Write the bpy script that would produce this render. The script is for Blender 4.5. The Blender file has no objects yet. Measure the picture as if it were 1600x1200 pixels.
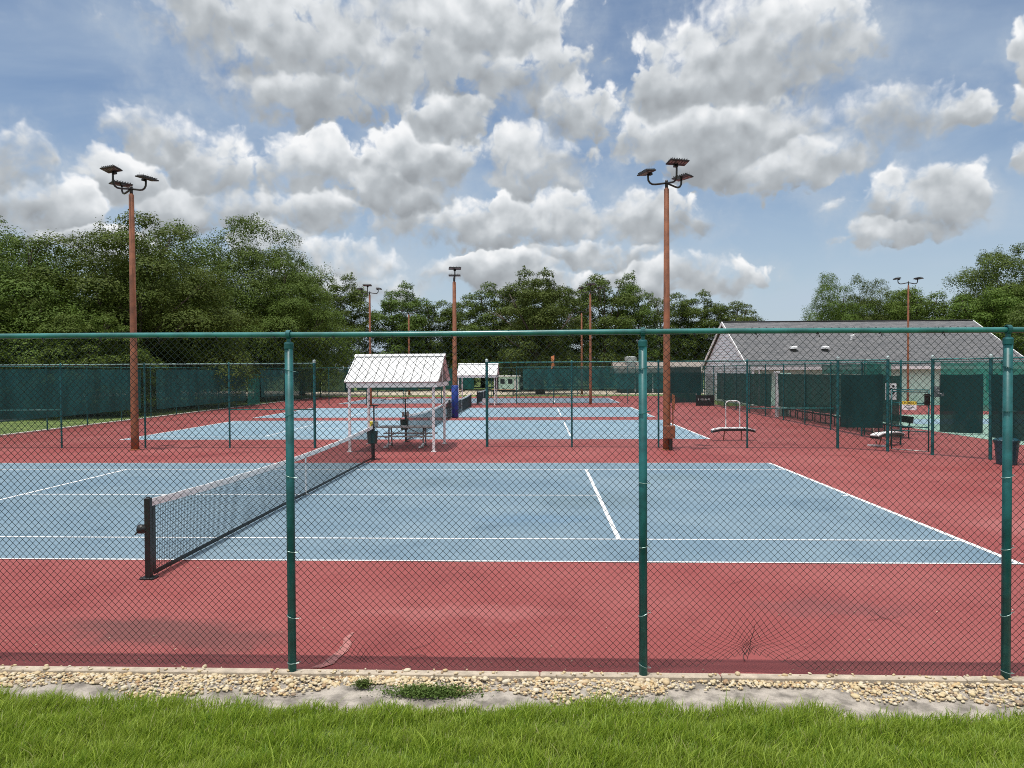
import bpy, math, random
import numpy as np
from mathutils import Vector, Matrix

R_ = math.radians
random.seed(7)
scene = bpy.context.scene

# ------------------------------------------------------------------ camera
cam_d = bpy.data.cameras.new('camera')
cam = bpy.data.objects.new('camera', cam_d)
scene.collection.objects.link(cam)
cam.location = (0, 0, 2.727)
cam.matrix_world = (Matrix.Translation((0, 0, 2.727)) @ Matrix.Rotation(0.0387, 4, 'Z')
                    @ Matrix.Rotation(math.pi / 2 - 0.0185, 4, 'X') @ Matrix.Rotation(-0.0051, 4, 'Z'))
cam_d.sensor_width = 36.0
cam_d.lens = 1126.26 / 1600 * 36.0
cam_d.clip_start = 0.05
cam_d.clip_end = 3000
scene.camera = cam

# ------------------------------------------------------------------ light and exposure
SUN_EL, SUN_AZ = R_(81.5), R_(222)          # azimuth from +Y towards +X
sun_dir = Vector((math.sin(SUN_AZ) * math.cos(SUN_EL), math.cos(SUN_AZ) * math.cos(SUN_EL), math.sin(SUN_EL)))
sun_d = bpy.data.lights.new('sun', 'SUN')
sun_d.energy = 3.3
sun_d.angle = R_(0.5)
sun_d.color = (1.0, 0.955, 0.89)
sun = bpy.data.objects.new('sun', sun_d)
scene.collection.objects.link(sun)
sun.rotation_euler = sun_dir.to_track_quat('Z', 'Y').to_euler()
sun.location = sun_dir * 60
vs = scene.view_settings
vs.view_transform = 'Standard'
vs.look = 'None'
vs.gamma = 1
vs.use_curve_mapping = False
vs.exposure = 0.0
scene.cycles.max_bounces = 5
scene.cycles.use_denoising = False
scene.cycles.pixel_filter_type = 'BLACKMAN_HARRIS'
scene.cycles.filter_width = 1.0
scene.cycles.diffuse_bounces = 3
scene.cycles.glossy_bounces = 2
scene.cycles.transmission_bounces = 4

# ------------------------------------------------------------------ sky with procedural clouds
# cumulus banks as (azimuth, elevation, half width, half height) in radians
CLOUDS = [(-0.245, 0.421, 0.272, 0.075), (-0.31, 0.36, 0.13, 0.04), (-0.098, 0.45, 0.148, 0.055), (-0.193, 0.453, 0.17, 0.054),
 (-0.429, 0.422, 0.083, 0.046), (-0.023, 0.392, 0.083, 0.062), (0.042, 0.345, 0.061, 0.046), (0.286, 0.393, 0.157, 0.075),
 (0.189, 0.374, 0.075, 0.051), (0.246, 0.309, 0.138, 0.067), (0.333, 0.259, 0.092, 0.042), (0.429, 0.292, 0.112, 0.039),
 (0.503, 0.287, 0.052, 0.019), (0.6, 0.353, 0.04, 0.049), (0.6, 0.29, 0.038, 0.039), (0.60, 0.237, 0.035, 0.027),
 (0.47, 0.195, 0.088, 0.044), (0.45, 0.163, 0.069, 0.021), (-0.635, 0.235, 0.036, 0.044),
 (-0.611, 0.193, 0.063, 0.032), (-0.489, 0.291, 0.068, 0.036), (-0.532, 0.235, 0.062, 0.033), (-0.427, 0.261, 0.06, 0.056),
 (-0.461, 0.208, 0.088, 0.034), (-0.304, 0.263, 0.07, 0.053), (-0.305, 0.211, 0.074, 0.034), (-0.169, 0.281, 0.078, 0.055),
 (-0.125, 0.338, 0.07, 0.042), (-0.195, 0.24, 0.077, 0.049), (-0.108, 0.196, 0.14, 0.035), (0.015, 0.204, 0.149, 0.042),
 (0.146, 0.2, 0.094, 0.041), (-0.002, 0.278, 0.079, 0.056), (-0.264, 0.142, 0.076, 0.035), (-0.056, 0.136, 0.115, 0.028),
 (0.068, 0.156, 0.113, 0.027), (0.188, 0.123, 0.109, 0.032),
 (-0.30, 0.115, 0.09, 0.03), (-0.20, 0.118, 0.07, 0.022), (-0.36, 0.17, 0.06, 0.035), (0.02, 0.115, 0.12, 0.022), (-0.56, 0.16, 0.07, 0.02)]
world = bpy.data.worlds.new('World')
scene.world = world
world.use_nodes = True


class NT:
    """short hand for wiring nodes"""
    def __init__(self, tree):
        self.t = tree
        self.n = tree.nodes
        self.l = tree.links

    def put(self, sock, v):
        if isinstance(v, bpy.types.NodeSocket):
            self.l.new(v, sock)
        elif v is not None:
            if hasattr(sock, 'default_value'):
                dv = sock.default_value
                if hasattr(dv, '__len__') and len(dv) == 4 and hasattr(v, '__len__') and len(v) == 3:
                    v = (*v, 1)
                sock.default_value = v

    def node(self, kind, **kw):
        n = self.n.new(kind)
        for k, v in kw.items():
            setattr(n, k, v)
        return n

    def math(self, op, a, b=None, c=None, clamp=False):
        n = self.node('ShaderNodeMath', operation=op, use_clamp=clamp)
        for i, v in enumerate((a, b, c)):
            if v is not None:
                self.put(n.inputs[i], v)
        return n.outputs[0]

    def vec(self, op, a, b=None, scale=None):
        n = self.node('ShaderNodeVectorMath', operation=op)
        self.put(n.inputs[0], a)
        if b is not None:
            self.put(n.inputs[1], b)
        if scale is not None:
            self.put(n.inputs['Scale'], scale)
        return n.outputs['Value'] if op in ('LENGTH', 'DOT_PRODUCT', 'DISTANCE') else n.outputs[0]

    def mix(self, f, a, b, mode='MIX'):
        n = self.node('ShaderNodeMix', data_type='RGBA', blend_type=mode)
        self.put(n.inputs[0], f)
        self.put(n.inputs[6], a)
        self.put(n.inputs[7], b)
        return n.outputs[2]

    def noise(self, vec, scale, detail=4, rough=0.5, out='Fac', dist=0.0):
        n = self.node('ShaderNodeTexNoise')
        if vec is not None:
            self.put(n.inputs['Vector'], vec)
        n.inputs['Scale'].default_value = scale
        n.inputs['Detail'].default_value = detail
        n.inputs['Roughness'].default_value = rough
        n.inputs['Distortion'].default_value = dist
        return n.outputs[out]

    def step(self, x, lo, hi):
        n = self.node('ShaderNodeMapRange', interpolation_type='SMOOTHSTEP')
        self.put(n.inputs['Value'], x)
        self.put(n.inputs['From Min'], lo)
        self.put(n.inputs['From Max'], hi)
        return n.outputs[0]

    def rng(self, x, a, b, c, d):
        n = self.node('ShaderNodeMapRange')
        self.put(n.inputs['Value'], x)
        for k, v in zip(('From Min', 'From Max', 'To Min', 'To Max'), (a, b, c, d)):
            n.inputs[k].default_value = v
        return n.outputs[0]


def cloud_group():
    g = bpy.data.node_groups.new('cloud_density', 'ShaderNodeTree')
    g.interface.new_socket('Vector', in_out='INPUT', socket_type='NodeSocketVector')
    g.interface.new_socket('Density', in_out='OUTPUT', socket_type='NodeSocketFloat')
    g.interface.new_socket('Body', in_out='OUTPUT', socket_type='NodeSocketFloat')
    g.interface.new_socket('Soft', in_out='OUTPUT', socket_type='NodeSocketFloat')
    N = NT(g)
    gi = N.node('NodeGroupInput')
    go = N.node('NodeGroupOutput')
    P = gi.outputs[0]
    w1 = N.vec('SUBTRACT', N.noise(P, 7, 2, 0.5, 'Color'), (0.5, 0.5, 0.5))
    w2 = N.vec('SUBTRACT', N.noise(P, 26, 3, 0.55, 'Color'), (0.5, 0.5, 0.5))
    Q = N.vec('ADD', N.vec('ADD', P, N.vec('SCALE', w1, scale=0.062)), N.vec('SCALE', w2, scale=0.045))
    Q = N.vec('MULTIPLY', Q, (1, 1, 0))
    cur, vl = None, None
    for a, e, ra, re in CLOUDS:
        q = N.vec('MULTIPLY', N.vec('SUBTRACT', Q, (a, e, 0)), (0.97 / ra, 0.97 / re, 0))
        d = N.math('SUBTRACT', 1.0, N.vec('LENGTH', q))
        sy = N.node('ShaderNodeSeparateXYZ')
        N.put(sy.inputs[0], q)
        if cur is None:
            cur, vl = d, sy.outputs[1]
        else:
            sel = N.step(N.math('SUBTRACT', d, cur), -0.10, 0.32)
            vl = N.math('MULTIPLY_ADD', N.math('SUBTRACT', sy.outputs[1], vl), sel, vl)
            cur = N.math('SMOOTH_MAX', cur, d, 0.2)
    # the rest of the dome, away from the banks above, carries cumulus, its cover widened as unseen fill light
    sep = N.node('ShaderNodeSeparateXYZ')
    N.put(sep.inputs[0], P)
    away = N.math('MAXIMUM', N.step(N.math('ABSOLUTE', sep.outputs[0]), 0.66, 0.8), N.step(sep.outputs[1], 0.5, 0.62))
    far = N.math('SUBTRACT', N.math('MULTIPLY', N.noise(P, 4.5, 3, 0.5), 4.2), 2.1)
    far = N.math('MULTIPLY', N.math('ADD', far, 1.6), away)
    cur = N.math('MAXIMUM', cur, N.math('SUBTRACT', far, 1.2))
    fb = N.noise(P, 22, 7, 0.56)
    v = N.node('ShaderNodeTexVoronoi', feature='SMOOTH_F1')
    N.put(v.inputs['Vector'], Q)
    v.inputs['Scale'].default_value = 40
    v.inputs['Detail'].default_value = 2.0
    v.inputs['Roughness'].default_value = 0.55
    v.inputs['Smoothness'].default_value = 0.5
    puff = N.math('SUBTRACT', 0.45, v.outputs['Distance'])
    body = N.math('MINIMUM', N.math('MULTIPLY', N.math('ADD', cur, 0.16), 1.9), N.math('ADD', N.math('MULTIPLY', cur, 0.45), 0.62))
    dens = N.math('ADD', body, N.math('MULTIPLY', N.math('SUBTRACT', fb, 0.5), 1.5))
    dens = N.math('ADD', dens, N.math('MULTIPLY', puff, 0.7))
    soft = vl
    N.put(go.inputs[0], dens)
    N.put(go.inputs[2], soft)
    N.put(go.inputs[1], body)
    return g


def build_world():
    N = NT(world.node_tree)
    N.n.clear()
    out = N.node('ShaderNodeOutputWorld')
    bg = N.node('ShaderNodeBackground')
    sky = N.node('ShaderNodeTexSky', sky_type='NISHITA')
    sky.sun_disc = False
    sky.sun_elevation = SUN_EL
    sky.sun_rotation = SUN_AZ
    sky.air_density = 1.0
    sky.dust_density = 0.6
    sky.ozone_density = 1.2
    tc = N.node('ShaderNodeTexCoord')
    sp = N.node('ShaderNodeSeparateXYZ')
    N.put(sp.inputs[0], tc.outputs['Generated'])
    az = N.math('ARCTAN2', sp.outputs[0], sp.outputs[1])
    el = N.math('ARCSINE', sp.outputs[2])
    cb = N.node('ShaderNodeCombineXYZ')
    N.put(cb.inputs[0], az)
    N.put(cb.inputs[1], el)
    P = cb.outputs[0]
    grp = cloud_group()

    gn = N.node('ShaderNodeGroup')
    gn.node_tree = grp
    N.put(gn.inputs[0], P)
    d0, b0, vloc = gn.outputs[0], gn.outputs[1], gn.outputs[2]
    cover = N.step(d0, -0.12, N.math('MULTIPLY_ADD', N.step(N.noise(P, 5, 3, 0.5), 0.4, 0.68), 0.75, 0.28))

    def relief(p):
        v2 = N.node('ShaderNodeTexVoronoi', feature='SMOOTH_F1')
        N.put(v2.inputs['Vector'], N.vec('ADD', p, N.vec('SCALE', N.noise(p, 24, 3, 0.5, 'Color'), scale=0.03)))
        v2.inputs['Scale'].default_value = 30
        v2.inputs['Smoothness'].default_value = 0.7
        v2.inputs['Detail'].default_value = 1.0
        v2.inputs['Roughness'].default_value = 0.5
        return N.math('SUBTRACT', N.math('MULTIPLY', N.noise(p, 17, 3, 0.5), 1.3), N.math('MULTIPLY', v2.outputs['Distance'], 1.0))
    # light falls from above: less cloud above a point = brighter
    rel = N.math('SUBTRACT', relief(P), relief(N.vec('ADD', P, (-0.005, 0.020, 0))))
    lit = N.math('ADD', N.math('MULTIPLY', rel, 0.32), N.math('MULTIPLY', N.math('MINIMUM', N.math('MAXIMUM', vloc, -0.9), 1.0), 0.38))
    fine = N.math('MULTIPLY', N.math('SUBTRACT', N.noise(P, 38, 4, 0.55), 0.5), 0.22)
    thick = N.step(b0, 0.25, 1.0)
    rim = N.math('MULTIPLY', N.math('SUBTRACT', 1.0, thick), N.step(vloc, -0.25, 0.45))
    tone = N.math('ADD', N.math('SUBTRACT', 0.60, N.math('MULTIPLY', thick, 0.10)), N.math('ADD', lit, fine))
    tone = N.math('ADD', tone, N.math('MULTIPLY', rim, 0.30))
    tone = N.math('ADD', tone, N.math('MULTIPLY', N.math('SUBTRACT', N.noise(P, 6, 3, 0.5), 0.5), 0.5), clamp=True)
    ramp = N.node('ShaderNodeValToRGB')
    N.put(ramp.inputs[0], tone)
    cr = ramp.color_ramp
    cr.elements[0].position = 0.12
    cr.elements[0].color = (0.33, 0.355, 0.38, 1)
    cr.elements[1].position = 1.0
    cr.elements[1].color = (0.94, 0.95, 0.96, 1)
    for p, c in ((0.45, (0.48, 0.515, 0.545, 1)), (0.75, (0.75, 0.78, 0.805, 1))):
        e = cr.elements.new(p)
        e.color = c
    # thin high veil that whitens the blue, thicker near the horizon
    stretch = N.vec('MULTIPLY', P, (1, 2.6, 1))
    veil = N.step(N.noise(stretch, 3.2, 5, 0.55, dist=0.6), 0.32, 0.78)
    hor = N.step(el, 0.32, 0.02)
    veil = N.math('ADD', N.math('MULTIPLY', veil, 0.50), N.math('MULTIPLY', hor, 0.62), clamp=True)
    skyc = N.vec('SCALE', sky.outputs[0], scale=0.112)
    skyc = N.mix(veil, skyc, (0.49, 0.59, 0.70))
    # loose wisps round the banks
    wisp = N.math('MULTIPLY', N.step(d0, -1.1, 0.1), N.step(N.noise(P, 13, 6, 0.6), 0.35, 0.75))
    skyc = N.mix(N.math('MULTIPLY', wisp, 0.5), skyc, (0.56, 0.62, 0.68))
    col = N.mix(cover, skyc, ramp.outputs[0])
    # extra sky brightness added round the sun and behind the camera as fill light
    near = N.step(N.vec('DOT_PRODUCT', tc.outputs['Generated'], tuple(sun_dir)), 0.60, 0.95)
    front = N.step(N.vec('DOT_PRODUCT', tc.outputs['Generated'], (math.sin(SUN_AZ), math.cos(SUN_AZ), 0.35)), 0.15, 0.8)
    fill_gain = N.math('ADD', N.math('MULTIPLY_ADD', near, 0.5, 1.0), N.math('MULTIPLY', front, 0.55))
    col = N.vec('SCALE', col, scale=fill_gain)
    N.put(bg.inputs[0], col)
    bg.inputs[1].default_value = 1.0
    N.put(out.inputs[0], bg.outputs[0])


build_world()
world.cycles.sampling_method = 'MANUAL'
world.cycles.sample_map_resolution = 512

# ------------------------------------------------------------------ materials
MATS = {}


def M(name, col, rough=0.6, metal=0.0, var=0.12, scale=6.0, bump=0.0, bscale=60.0, spec=0.5, col2=None):
    if name in MATS:
        return MATS[name]
    m = bpy.data.materials.new(name)
    m.use_nodes = True
    N = NT(m.node_tree)
    b = N.n['Principled BSDF']
    tc = N.node('ShaderNodeTexCoord')
    P = tc.outputs['Object']
    f = N.noise(P, scale, 6, 0.6)
    lo = tuple(c * (1 - var) for c in col)
    hi = col2 or tuple(min(1, c * (1 + var)) for c in col)
    N.put(b.inputs['Base Color'], N.mix(N.step(f, 0.3, 0.7), lo, hi))
    b.inputs['Roughness'].default_value = rough
    b.inputs['Metallic'].default_value = metal
    b.inputs['Specular IOR Level'].default_value = spec
    if bump:
        bn = N.node('ShaderNodeBump')
        bn.inputs['Strength'].default_value = bump
        bn.inputs['Distance'].default_value = 0.01
        N.put(bn.inputs['Height'], N.noise(P, bscale, 5, 0.6))
        N.put(b.inputs['Normal'], bn.outputs[0])
    MATS[name] = m
    return m


def court_mat(name, base, light, dark, stains=(), pale=()):
    """acrylic court paint: broad fading, fine sand grain, dirt where water stood"""
    m = bpy.data.materials.new(name)
    m.use_nodes = True
    N = NT(m.node_tree)
    b = N.n['Principled BSDF']
    geo = N.node('ShaderNodeNewGeometry')
    P = geo.outputs['Position']
    c = N.mix(N.step(N.noise(P, 0.33, 5, 0.6), 0.3, 0.72), base, light)
    c = N.mix(N.math('MULTIPLY', N.step(N.noise(P, 0.55, 6, 0.65, dist=0.8), 0.50, 0.76), 0.8), c, dark)
    c = N.mix(N.math('MULTIPLY', N.step(N.noise(P, 2.4, 6, 0.7, dist=0.5), 0.52, 0.72), 0.3), c, dark)
    c = N.mix(N.math('MULTIPLY', N.step(N.noise(P, 1.1, 5, 0.65, dist=1.0), 0.58, 0.74), 0.35), c, light)
    st = N.vec('MULTIPLY', P, (0.35, 3.0, 1))
    c = N.mix(N.math('MULTIPLY', N.step(N.noise(st, 1.6, 4, 0.6), 0.5, 0.75), 0.3), c, light)
    warp = N.vec('SCALE', N.vec('SUBTRACT', N.noise(P, 2.2, 4, 0.6, 'Color'), (0.5, 0.5, 0.5)), scale=0.9)
    Pw = N.vec('ADD', P, warp)
    for (x, y, rx, ry, k, colr) in stains:
        d = N.vec('LENGTH', N.vec('MULTIPLY', N.vec('SUBTRACT', Pw, (x, y, 0)), (1 / rx, 1 / ry, 0)))
        f = N.math('MULTIPLY', N.step(d, 1.0, 0.25), k)
        c = N.mix(f, c, colr)
    g = N.noise(P, 180, 3, 0.6)
    c = N.mix(N.math('MULTIPLY', N.step(g, 0.45, 0.8), 0.16), c, dark)
    sp = N.math('MULTIPLY', N.step(N.noise(P, 34, 2, 0.5), 0.70, 0.76), 0.35)
    c = N.mix(sp, c, light)
    N.put(b.inputs['Base Color'], c)
    b.inputs['Roughness'].default_value = 0.62
    b.inputs['Specular IOR Level'].default_value = 0.22
    bn = N.node('ShaderNodeBump')
    bn.inputs['Strength'].default_value = 0.25
    bn.inputs['Distance'].default_value = 0.004
    N.put(bn.inputs['Height'], g)
    N.put(b.inputs['Normal'], bn.outputs[0])
    MATS[name] = m
    return m


m_red = court_mat('court_red', (0.25, 0.055, 0.052), (0.30, 0.086, 0.080), (0.165, 0.036, 0.036),
                  stains=[(-4.2, 7.45, 1.5, 0.5, 0.75, (0.13, 0.055, 0.05)), (-3.2, 7.2, 0.9, 0.4, 0.6, (0.12, 0.05, 0.045)),
                          (3.4, 8.3, 1.2, 0.5, 0.45, (0.16, 0.06, 0.06)), (-0.9, 8.1, 1.6, 0.35, 0.3, (0.43, 0.17, 0.16)),
                          (8.5, 12.5, 1.6, 1.2, 0.35, (0.42, 0.17, 0.16))])
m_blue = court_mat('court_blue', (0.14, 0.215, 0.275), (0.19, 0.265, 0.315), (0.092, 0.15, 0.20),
                   stains=[(1.2, 15.2, 1.9, 1.6, 0.5, (0.125, 0.185, 0.215)), (-2.8, 17.5, 1.8, 1.0, 0.4, (0.13, 0.19, 0.22)),
                           (3.2, 18.4, 1.5, 0.9, 0.4, (0.14, 0.20, 0.215)), (-8.5, 15.0, 2.5, 1.5, 0.35, (0.14, 0.20, 0.23)),
                           (-0.2, 13.2, 1.5, 0.5, 0.4, (0.12, 0.215, 0.32))])
m_blue2 = court_mat('court_blue_pale', (0.205, 0.315, 0.39), (0.25, 0.36, 0.43), (0.165, 0.26, 0.335))  # paler blue of the second and third courts and the mint court band
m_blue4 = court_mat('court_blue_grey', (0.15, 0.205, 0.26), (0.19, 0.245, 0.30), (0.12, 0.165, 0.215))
m_mint = court_mat('court_mint', (0.23, 0.37, 0.295), (0.28, 0.42, 0.34), (0.18, 0.30, 0.24))
m_line = M('line_paint', (0.78, 0.79, 0.79), 0.6, var=0.14, scale=9)
m_white = M('white_paint', (0.80, 0.80, 0.79), 0.45, var=0.05, scale=3)
m_seam = M('dark_seam_strip', (0.20, 0.20, 0.19), 0.7, var=0.3, scale=9)
m_roofw = M('white_metal_roof', (0.80, 0.80, 0.79), 0.4, var=0.05, scale=4)
m_post = M('green_coated_pipe', (0.012, 0.098, 0.102), 0.42, var=0.34, scale=5, bump=0.10, bscale=25, spec=0.35)
m_rail = M('green_rail', (0.022, 0.15, 0.14), 0.28, var=0.28, scale=4)
m_wire = M('green_coated_wire', (0.014, 0.027, 0.025), 0.38, var=0.2, scale=3, spec=0.3)
m_wire2 = M('far_coated_wire', (0.012, 0.042, 0.038), 0.4, var=0.2, scale=3)
m_tie = M('tie_wire_metal', (0.25, 0.36, 0.34), 0.35, metal=0.4, var=0.2)
m_capm = M('cap_metal', (0.42, 0.50, 0.49), 0.35, metal=0.3)
m_rust = M('rust_painted_steel', (0.24, 0.082, 0.036), 0.55, var=0.28, scale=3.5, bump=0.1, bscale=30)
m_dark = M('dark_bronze', (0.018, 0.015, 0.014), 0.45, var=0.2)
m_lens = M('lamp_lens', (0.14, 0.115, 0.105), 0.25, var=0.2)
m_black = M('black_paint', (0.012, 0.012, 0.013), 0.4, var=0.25, scale=12)
m_cord = M('black_net_cord', (0.014, 0.018, 0.022), 0.7, var=0.1)
m_band = M('white_net_tape', (0.80, 0.79, 0.78), 0.7, var=0.06, scale=7)
m_bpad = M('blue_pad', (0.008, 0.035, 0.22), 0.5, var=0.15)
m_alu = M('weathered_aluminium', (0.33, 0.31, 0.29), 0.4, metal=0.5, var=0.15, scale=8)
m_bin = M('dark_green_plastic', (0.008, 0.045, 0.04), 0.4, var=0.2)
m_can = M('blue_green_plastic', (0.012, 0.055, 0.075), 0.4, var=0.15)
m_yel = M('yellow_paint', (0.75, 0.58, 0.05), 0.5, var=0.06)
m_orange = M('orange_fabric', (0.75, 0.27, 0.10), 0.7, var=0.25, scale=5)
m_conc = M('concrete', (0.44, 0.37, 0.285), 0.9, var=0.22, scale=9, bump=0.4, bscale=80)
m_concw = M('pale_concrete', (0.55, 0.52, 0.46), 0.9, var=0.15, scale=5)
m_wall = M('pale_stucco', (0.56, 0.80, 0.69), 0.85, var=0.06, scale=3)
m_gable = M('white_siding', (0.83, 0.88, 0.90), 0.7, var=0.05, scale=2)
m_tan = M('tan_shingle', (0.27, 0.23, 0.20), 0.9, var=0.2, scale=10)
m_dkwall = M('dark_green_wall', (0.02, 0.055, 0.05), 0.8, var=0.2)
m_bark = M('bark', (0.085, 0.065, 0.05), 0.95, var=0.3, scale=9, bump=0.5, bscale=30)
m_wood = M('bare_wood', (0.42, 0.33, 0.25), 0.7, var=0.2, scale=12)
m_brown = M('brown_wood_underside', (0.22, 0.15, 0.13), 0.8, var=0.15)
m_red_p = M('red_car_paint', (0.45, 0.02, 0.018), 0.3, var=0.05)
m_glass = M('dark_glass', (0.02, 0.024, 0.028), 0.1, var=0.1)
m_tyre = M('tyre_rubber', (0.02, 0.02, 0.02), 0.8)


def screen_mat(name, col, alpha):
    m = bpy.data.materials.new(name)
    m.use_nodes = True
    N = NT(m.node_tree)
    b = N.n['Principled BSDF']
    P = N.node('ShaderNodeTexCoord').outputs['Object']
    st = N.vec('MULTIPLY', P, (1.0, 1.0, 0.35))
    f = N.step(N.noise(st, 1.3, 5, 0.6), 0.3, 0.72)
    N.put(b.inputs['Base Color'], N.mix(f, tuple(c * 0.7 for c in col), tuple(c * 1.35 for c in col)))
    b.inputs['Roughness'].default_value = 0.75
    b.inputs['Specular IOR Level'].default_value = 0.25
    tr = N.node('ShaderNodeBsdfTransparent')
    mx = N.node('ShaderNodeMixShader')
    N.put(mx.inputs[0], N.math('ADD', N.math('MULTIPLY', f, 0.08), alpha - 0.04, clamp=True))
    N.put(mx.inputs[1], tr.outputs[0])
    N.put(mx.inputs[2], b.outputs[0])
    bn = N.node('ShaderNodeBump')
    bn.inputs['Strength'].default_value = 0.5
    bn.inputs['Distance'].default_value = 0.05
    N.put(bn.inputs['Height'], N.noise(N.vec('MULTIPLY', P, (1, 1, 0.25)), 1.6, 3, 0.5))
    N.put(b.inputs['Normal'], bn.outputs[0])
    N.put(N.n['Material Output'].inputs[0], mx.outputs[0])
    MATS[name] = m
    return m


m_scr = screen_mat('windscreen_green', (0.014, 0.11, 0.105), 0.82)
m_scrd = screen_mat('windscreen_dark', (0.005, 0.038, 0.037), 0.975)
m_scrr = screen_mat('windscreen_deep_green', (0.009, 0.085, 0.07), 0.955)
m_scrl = screen_mat('windscreen_light', (0.018, 0.20, 0.155), 0.85)
m_scrt = screen_mat('thin_screen_and_shade', (0.018, 0.05, 0.045), 0.55)


def leaf_mat(name, c1, c2, c3):
    m = bpy.data.materials.new(name)
    m.use_nodes = True
    N = NT(m.node_tree)
    b = N.n['Principled BSDF']
    geo = N.node('ShaderNodeNewGeometry')
    oi = N.node('ShaderNodeObjectInfo')
    f = geo.outputs['Random Per Island']
    c = N.mix(f, c1, c2)
    P = N.node('ShaderNodeTexCoord').outputs['Object']
    c = N.mix(N.step(N.noise(P, 0.5, 3, 0.5), 0.35, 0.7), c, c3)
    hs = N.node('ShaderNodeHueSaturation')
    N.put(hs.inputs['Value'], N.rng(oi.outputs['Random'], 0, 1, 0.82, 1.2))
    N.put(hs.inputs['Hue'], N.rng(oi.outputs['Random'], 0, 1, 0.488, 0.512))
    N.put(hs.inputs['Color'], c)
    c = hs.outputs[0]
    N.put(b.inputs['Base Color'], c)
    b.inputs['Roughness'].default_value = 0.65
    b.inputs['Specular IOR Level'].default_value = 0.16
    tl = N.node('ShaderNodeBsdfTranslucent')
    N.put(tl.inputs[0], N.mix(0.5, c, (0.16, 0.22, 0.03)))
    mx = N.node('ShaderNodeMixShader')
    mx.inputs[0].default_value = 0.13
    N.put(mx.inputs[1], b.outputs[0])
    N.put(mx.inputs[2], tl.outputs[0])
    N.put(N.n['Material Output'].inputs[0], mx.outputs[0])
    MATS[name] = m
    return m


m_leaf_oak = leaf_mat('oak_leaves', (0.046, 0.078, 0.012), (0.108, 0.148, 0.026), (0.075, 0.118, 0.015))
m_leaf_tall = leaf_mat('tall_tree_leaves', (0.05, 0.083, 0.015), (0.112, 0.152, 0.032), (0.078, 0.12, 0.02))
m_leaf_bush = leaf_mat('bushy_tree_leaves', (0.055, 0.10, 0.014), (0.125, 0.18, 0.03), (0.085, 0.145, 0.02))
m_leaf_weed = leaf_mat('weed_leaves', (0.06, 0.10, 0.02), (0.12, 0.16, 0.04), (0.08, 0.13, 0.03))


def grass_blade_mat():
    m = bpy.data.materials.new('grass_blades')
    m.use_nodes = True
    N = NT(m.node_tree)
    b = N.n['Principled BSDF']
    geo = N.node('ShaderNodeNewGeometry')
    P = geo.outputs['Position']
    r = geo.outputs['Random Per Island']
    c = N.mix(r, (0.095, 0.19, 0.012), (0.41, 0.53, 0.06))
    c = N.mix(N.math('MULTIPLY', N.step(N.noise(P, 1.8, 4, 0.6), 0.35, 0.7), 0.45), c, (0.36, 0.43, 0.075))
    c = N.mix(N.step(r, 0.93, 0.96), c, (0.36, 0.36, 0.14))
    N.put(b.inputs['Base Color'], c)
    b.inputs['Roughness'].default_value = 0.42
    b.inputs['Specular IOR Level'].default_value = 0.4
    tl = N.node('ShaderNodeBsdfTranslucent')
    N.put(tl.inputs[0], N.mix(0.4, c, (0.34, 0.46, 0.05)))
    mx = N.node('ShaderNodeMixShader')
    mx.inputs[0].default_value = 0.42
    N.put(mx.inputs[1], b.outputs[0])
    N.put(mx.inputs[2], tl.outputs[0])
    N.put(N.n['Material Output'].inputs[0], mx.outputs[0])
    return m


m_blade = grass_blade_mat()
m_ground = M('lawn_soil', (0.10, 0.165, 0.03), 0.95, var=0.3, scale=0.8, bump=0.5, bscale=40, col2=(0.17, 0.23, 0.055))
m_sand = M('grey_sand', (0.30, 0.265, 0.225), 0.95, var=0.45, scale=7, bump=0.9, bscale=90, col2=(0.46, 0.41, 0.35))
m_path = M('beige_sand_road', (0.50, 0.43, 0.33), 0.95, var=0.18, scale=0.4)


def stone_mat():
    m = bpy.data.materials.new('river_pebbles')
    m.use_nodes = True
    N = NT(m.node_tree)
    b = N.n['Principled BSDF']
    r = N.node('ShaderNodeNewGeometry').outputs['Random Per Island']
    rp = N.node('ShaderNodeValToRGB')
    N.put(rp.inputs[0], r)
    cr = rp.color_ramp
    cr.elements[0].color = (0.60, 0.47, 0.25, 1)
    cr.elements[1].color = (0.42, 0.24, 0.10, 1)
    for p, c in ((0.25, (0.64, 0.55, 0.36, 1)), (0.45, (0.68, 0.62, 0.50, 1)), (0.6, (0.55, 0.38, 0.17, 1)), (0.8, (0.56, 0.47, 0.31, 1)), (0.92, (0.22, 0.15, 0.10, 1))):
        e = cr.elements.new(p)
        e.color = c
    P = N.node('ShaderNodeTexCoord').outputs['Object']
    N.put(b.inputs['Base Color'], N.mix(N.math('MULTIPLY', N.noise(P, 70, 4, 0.6), 0.5), rp.outputs[0], (0.36, 0.27, 0.17)))
    b.inputs['Roughness'].default_value = 0.7
    return m


m_stone = stone_mat()


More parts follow.
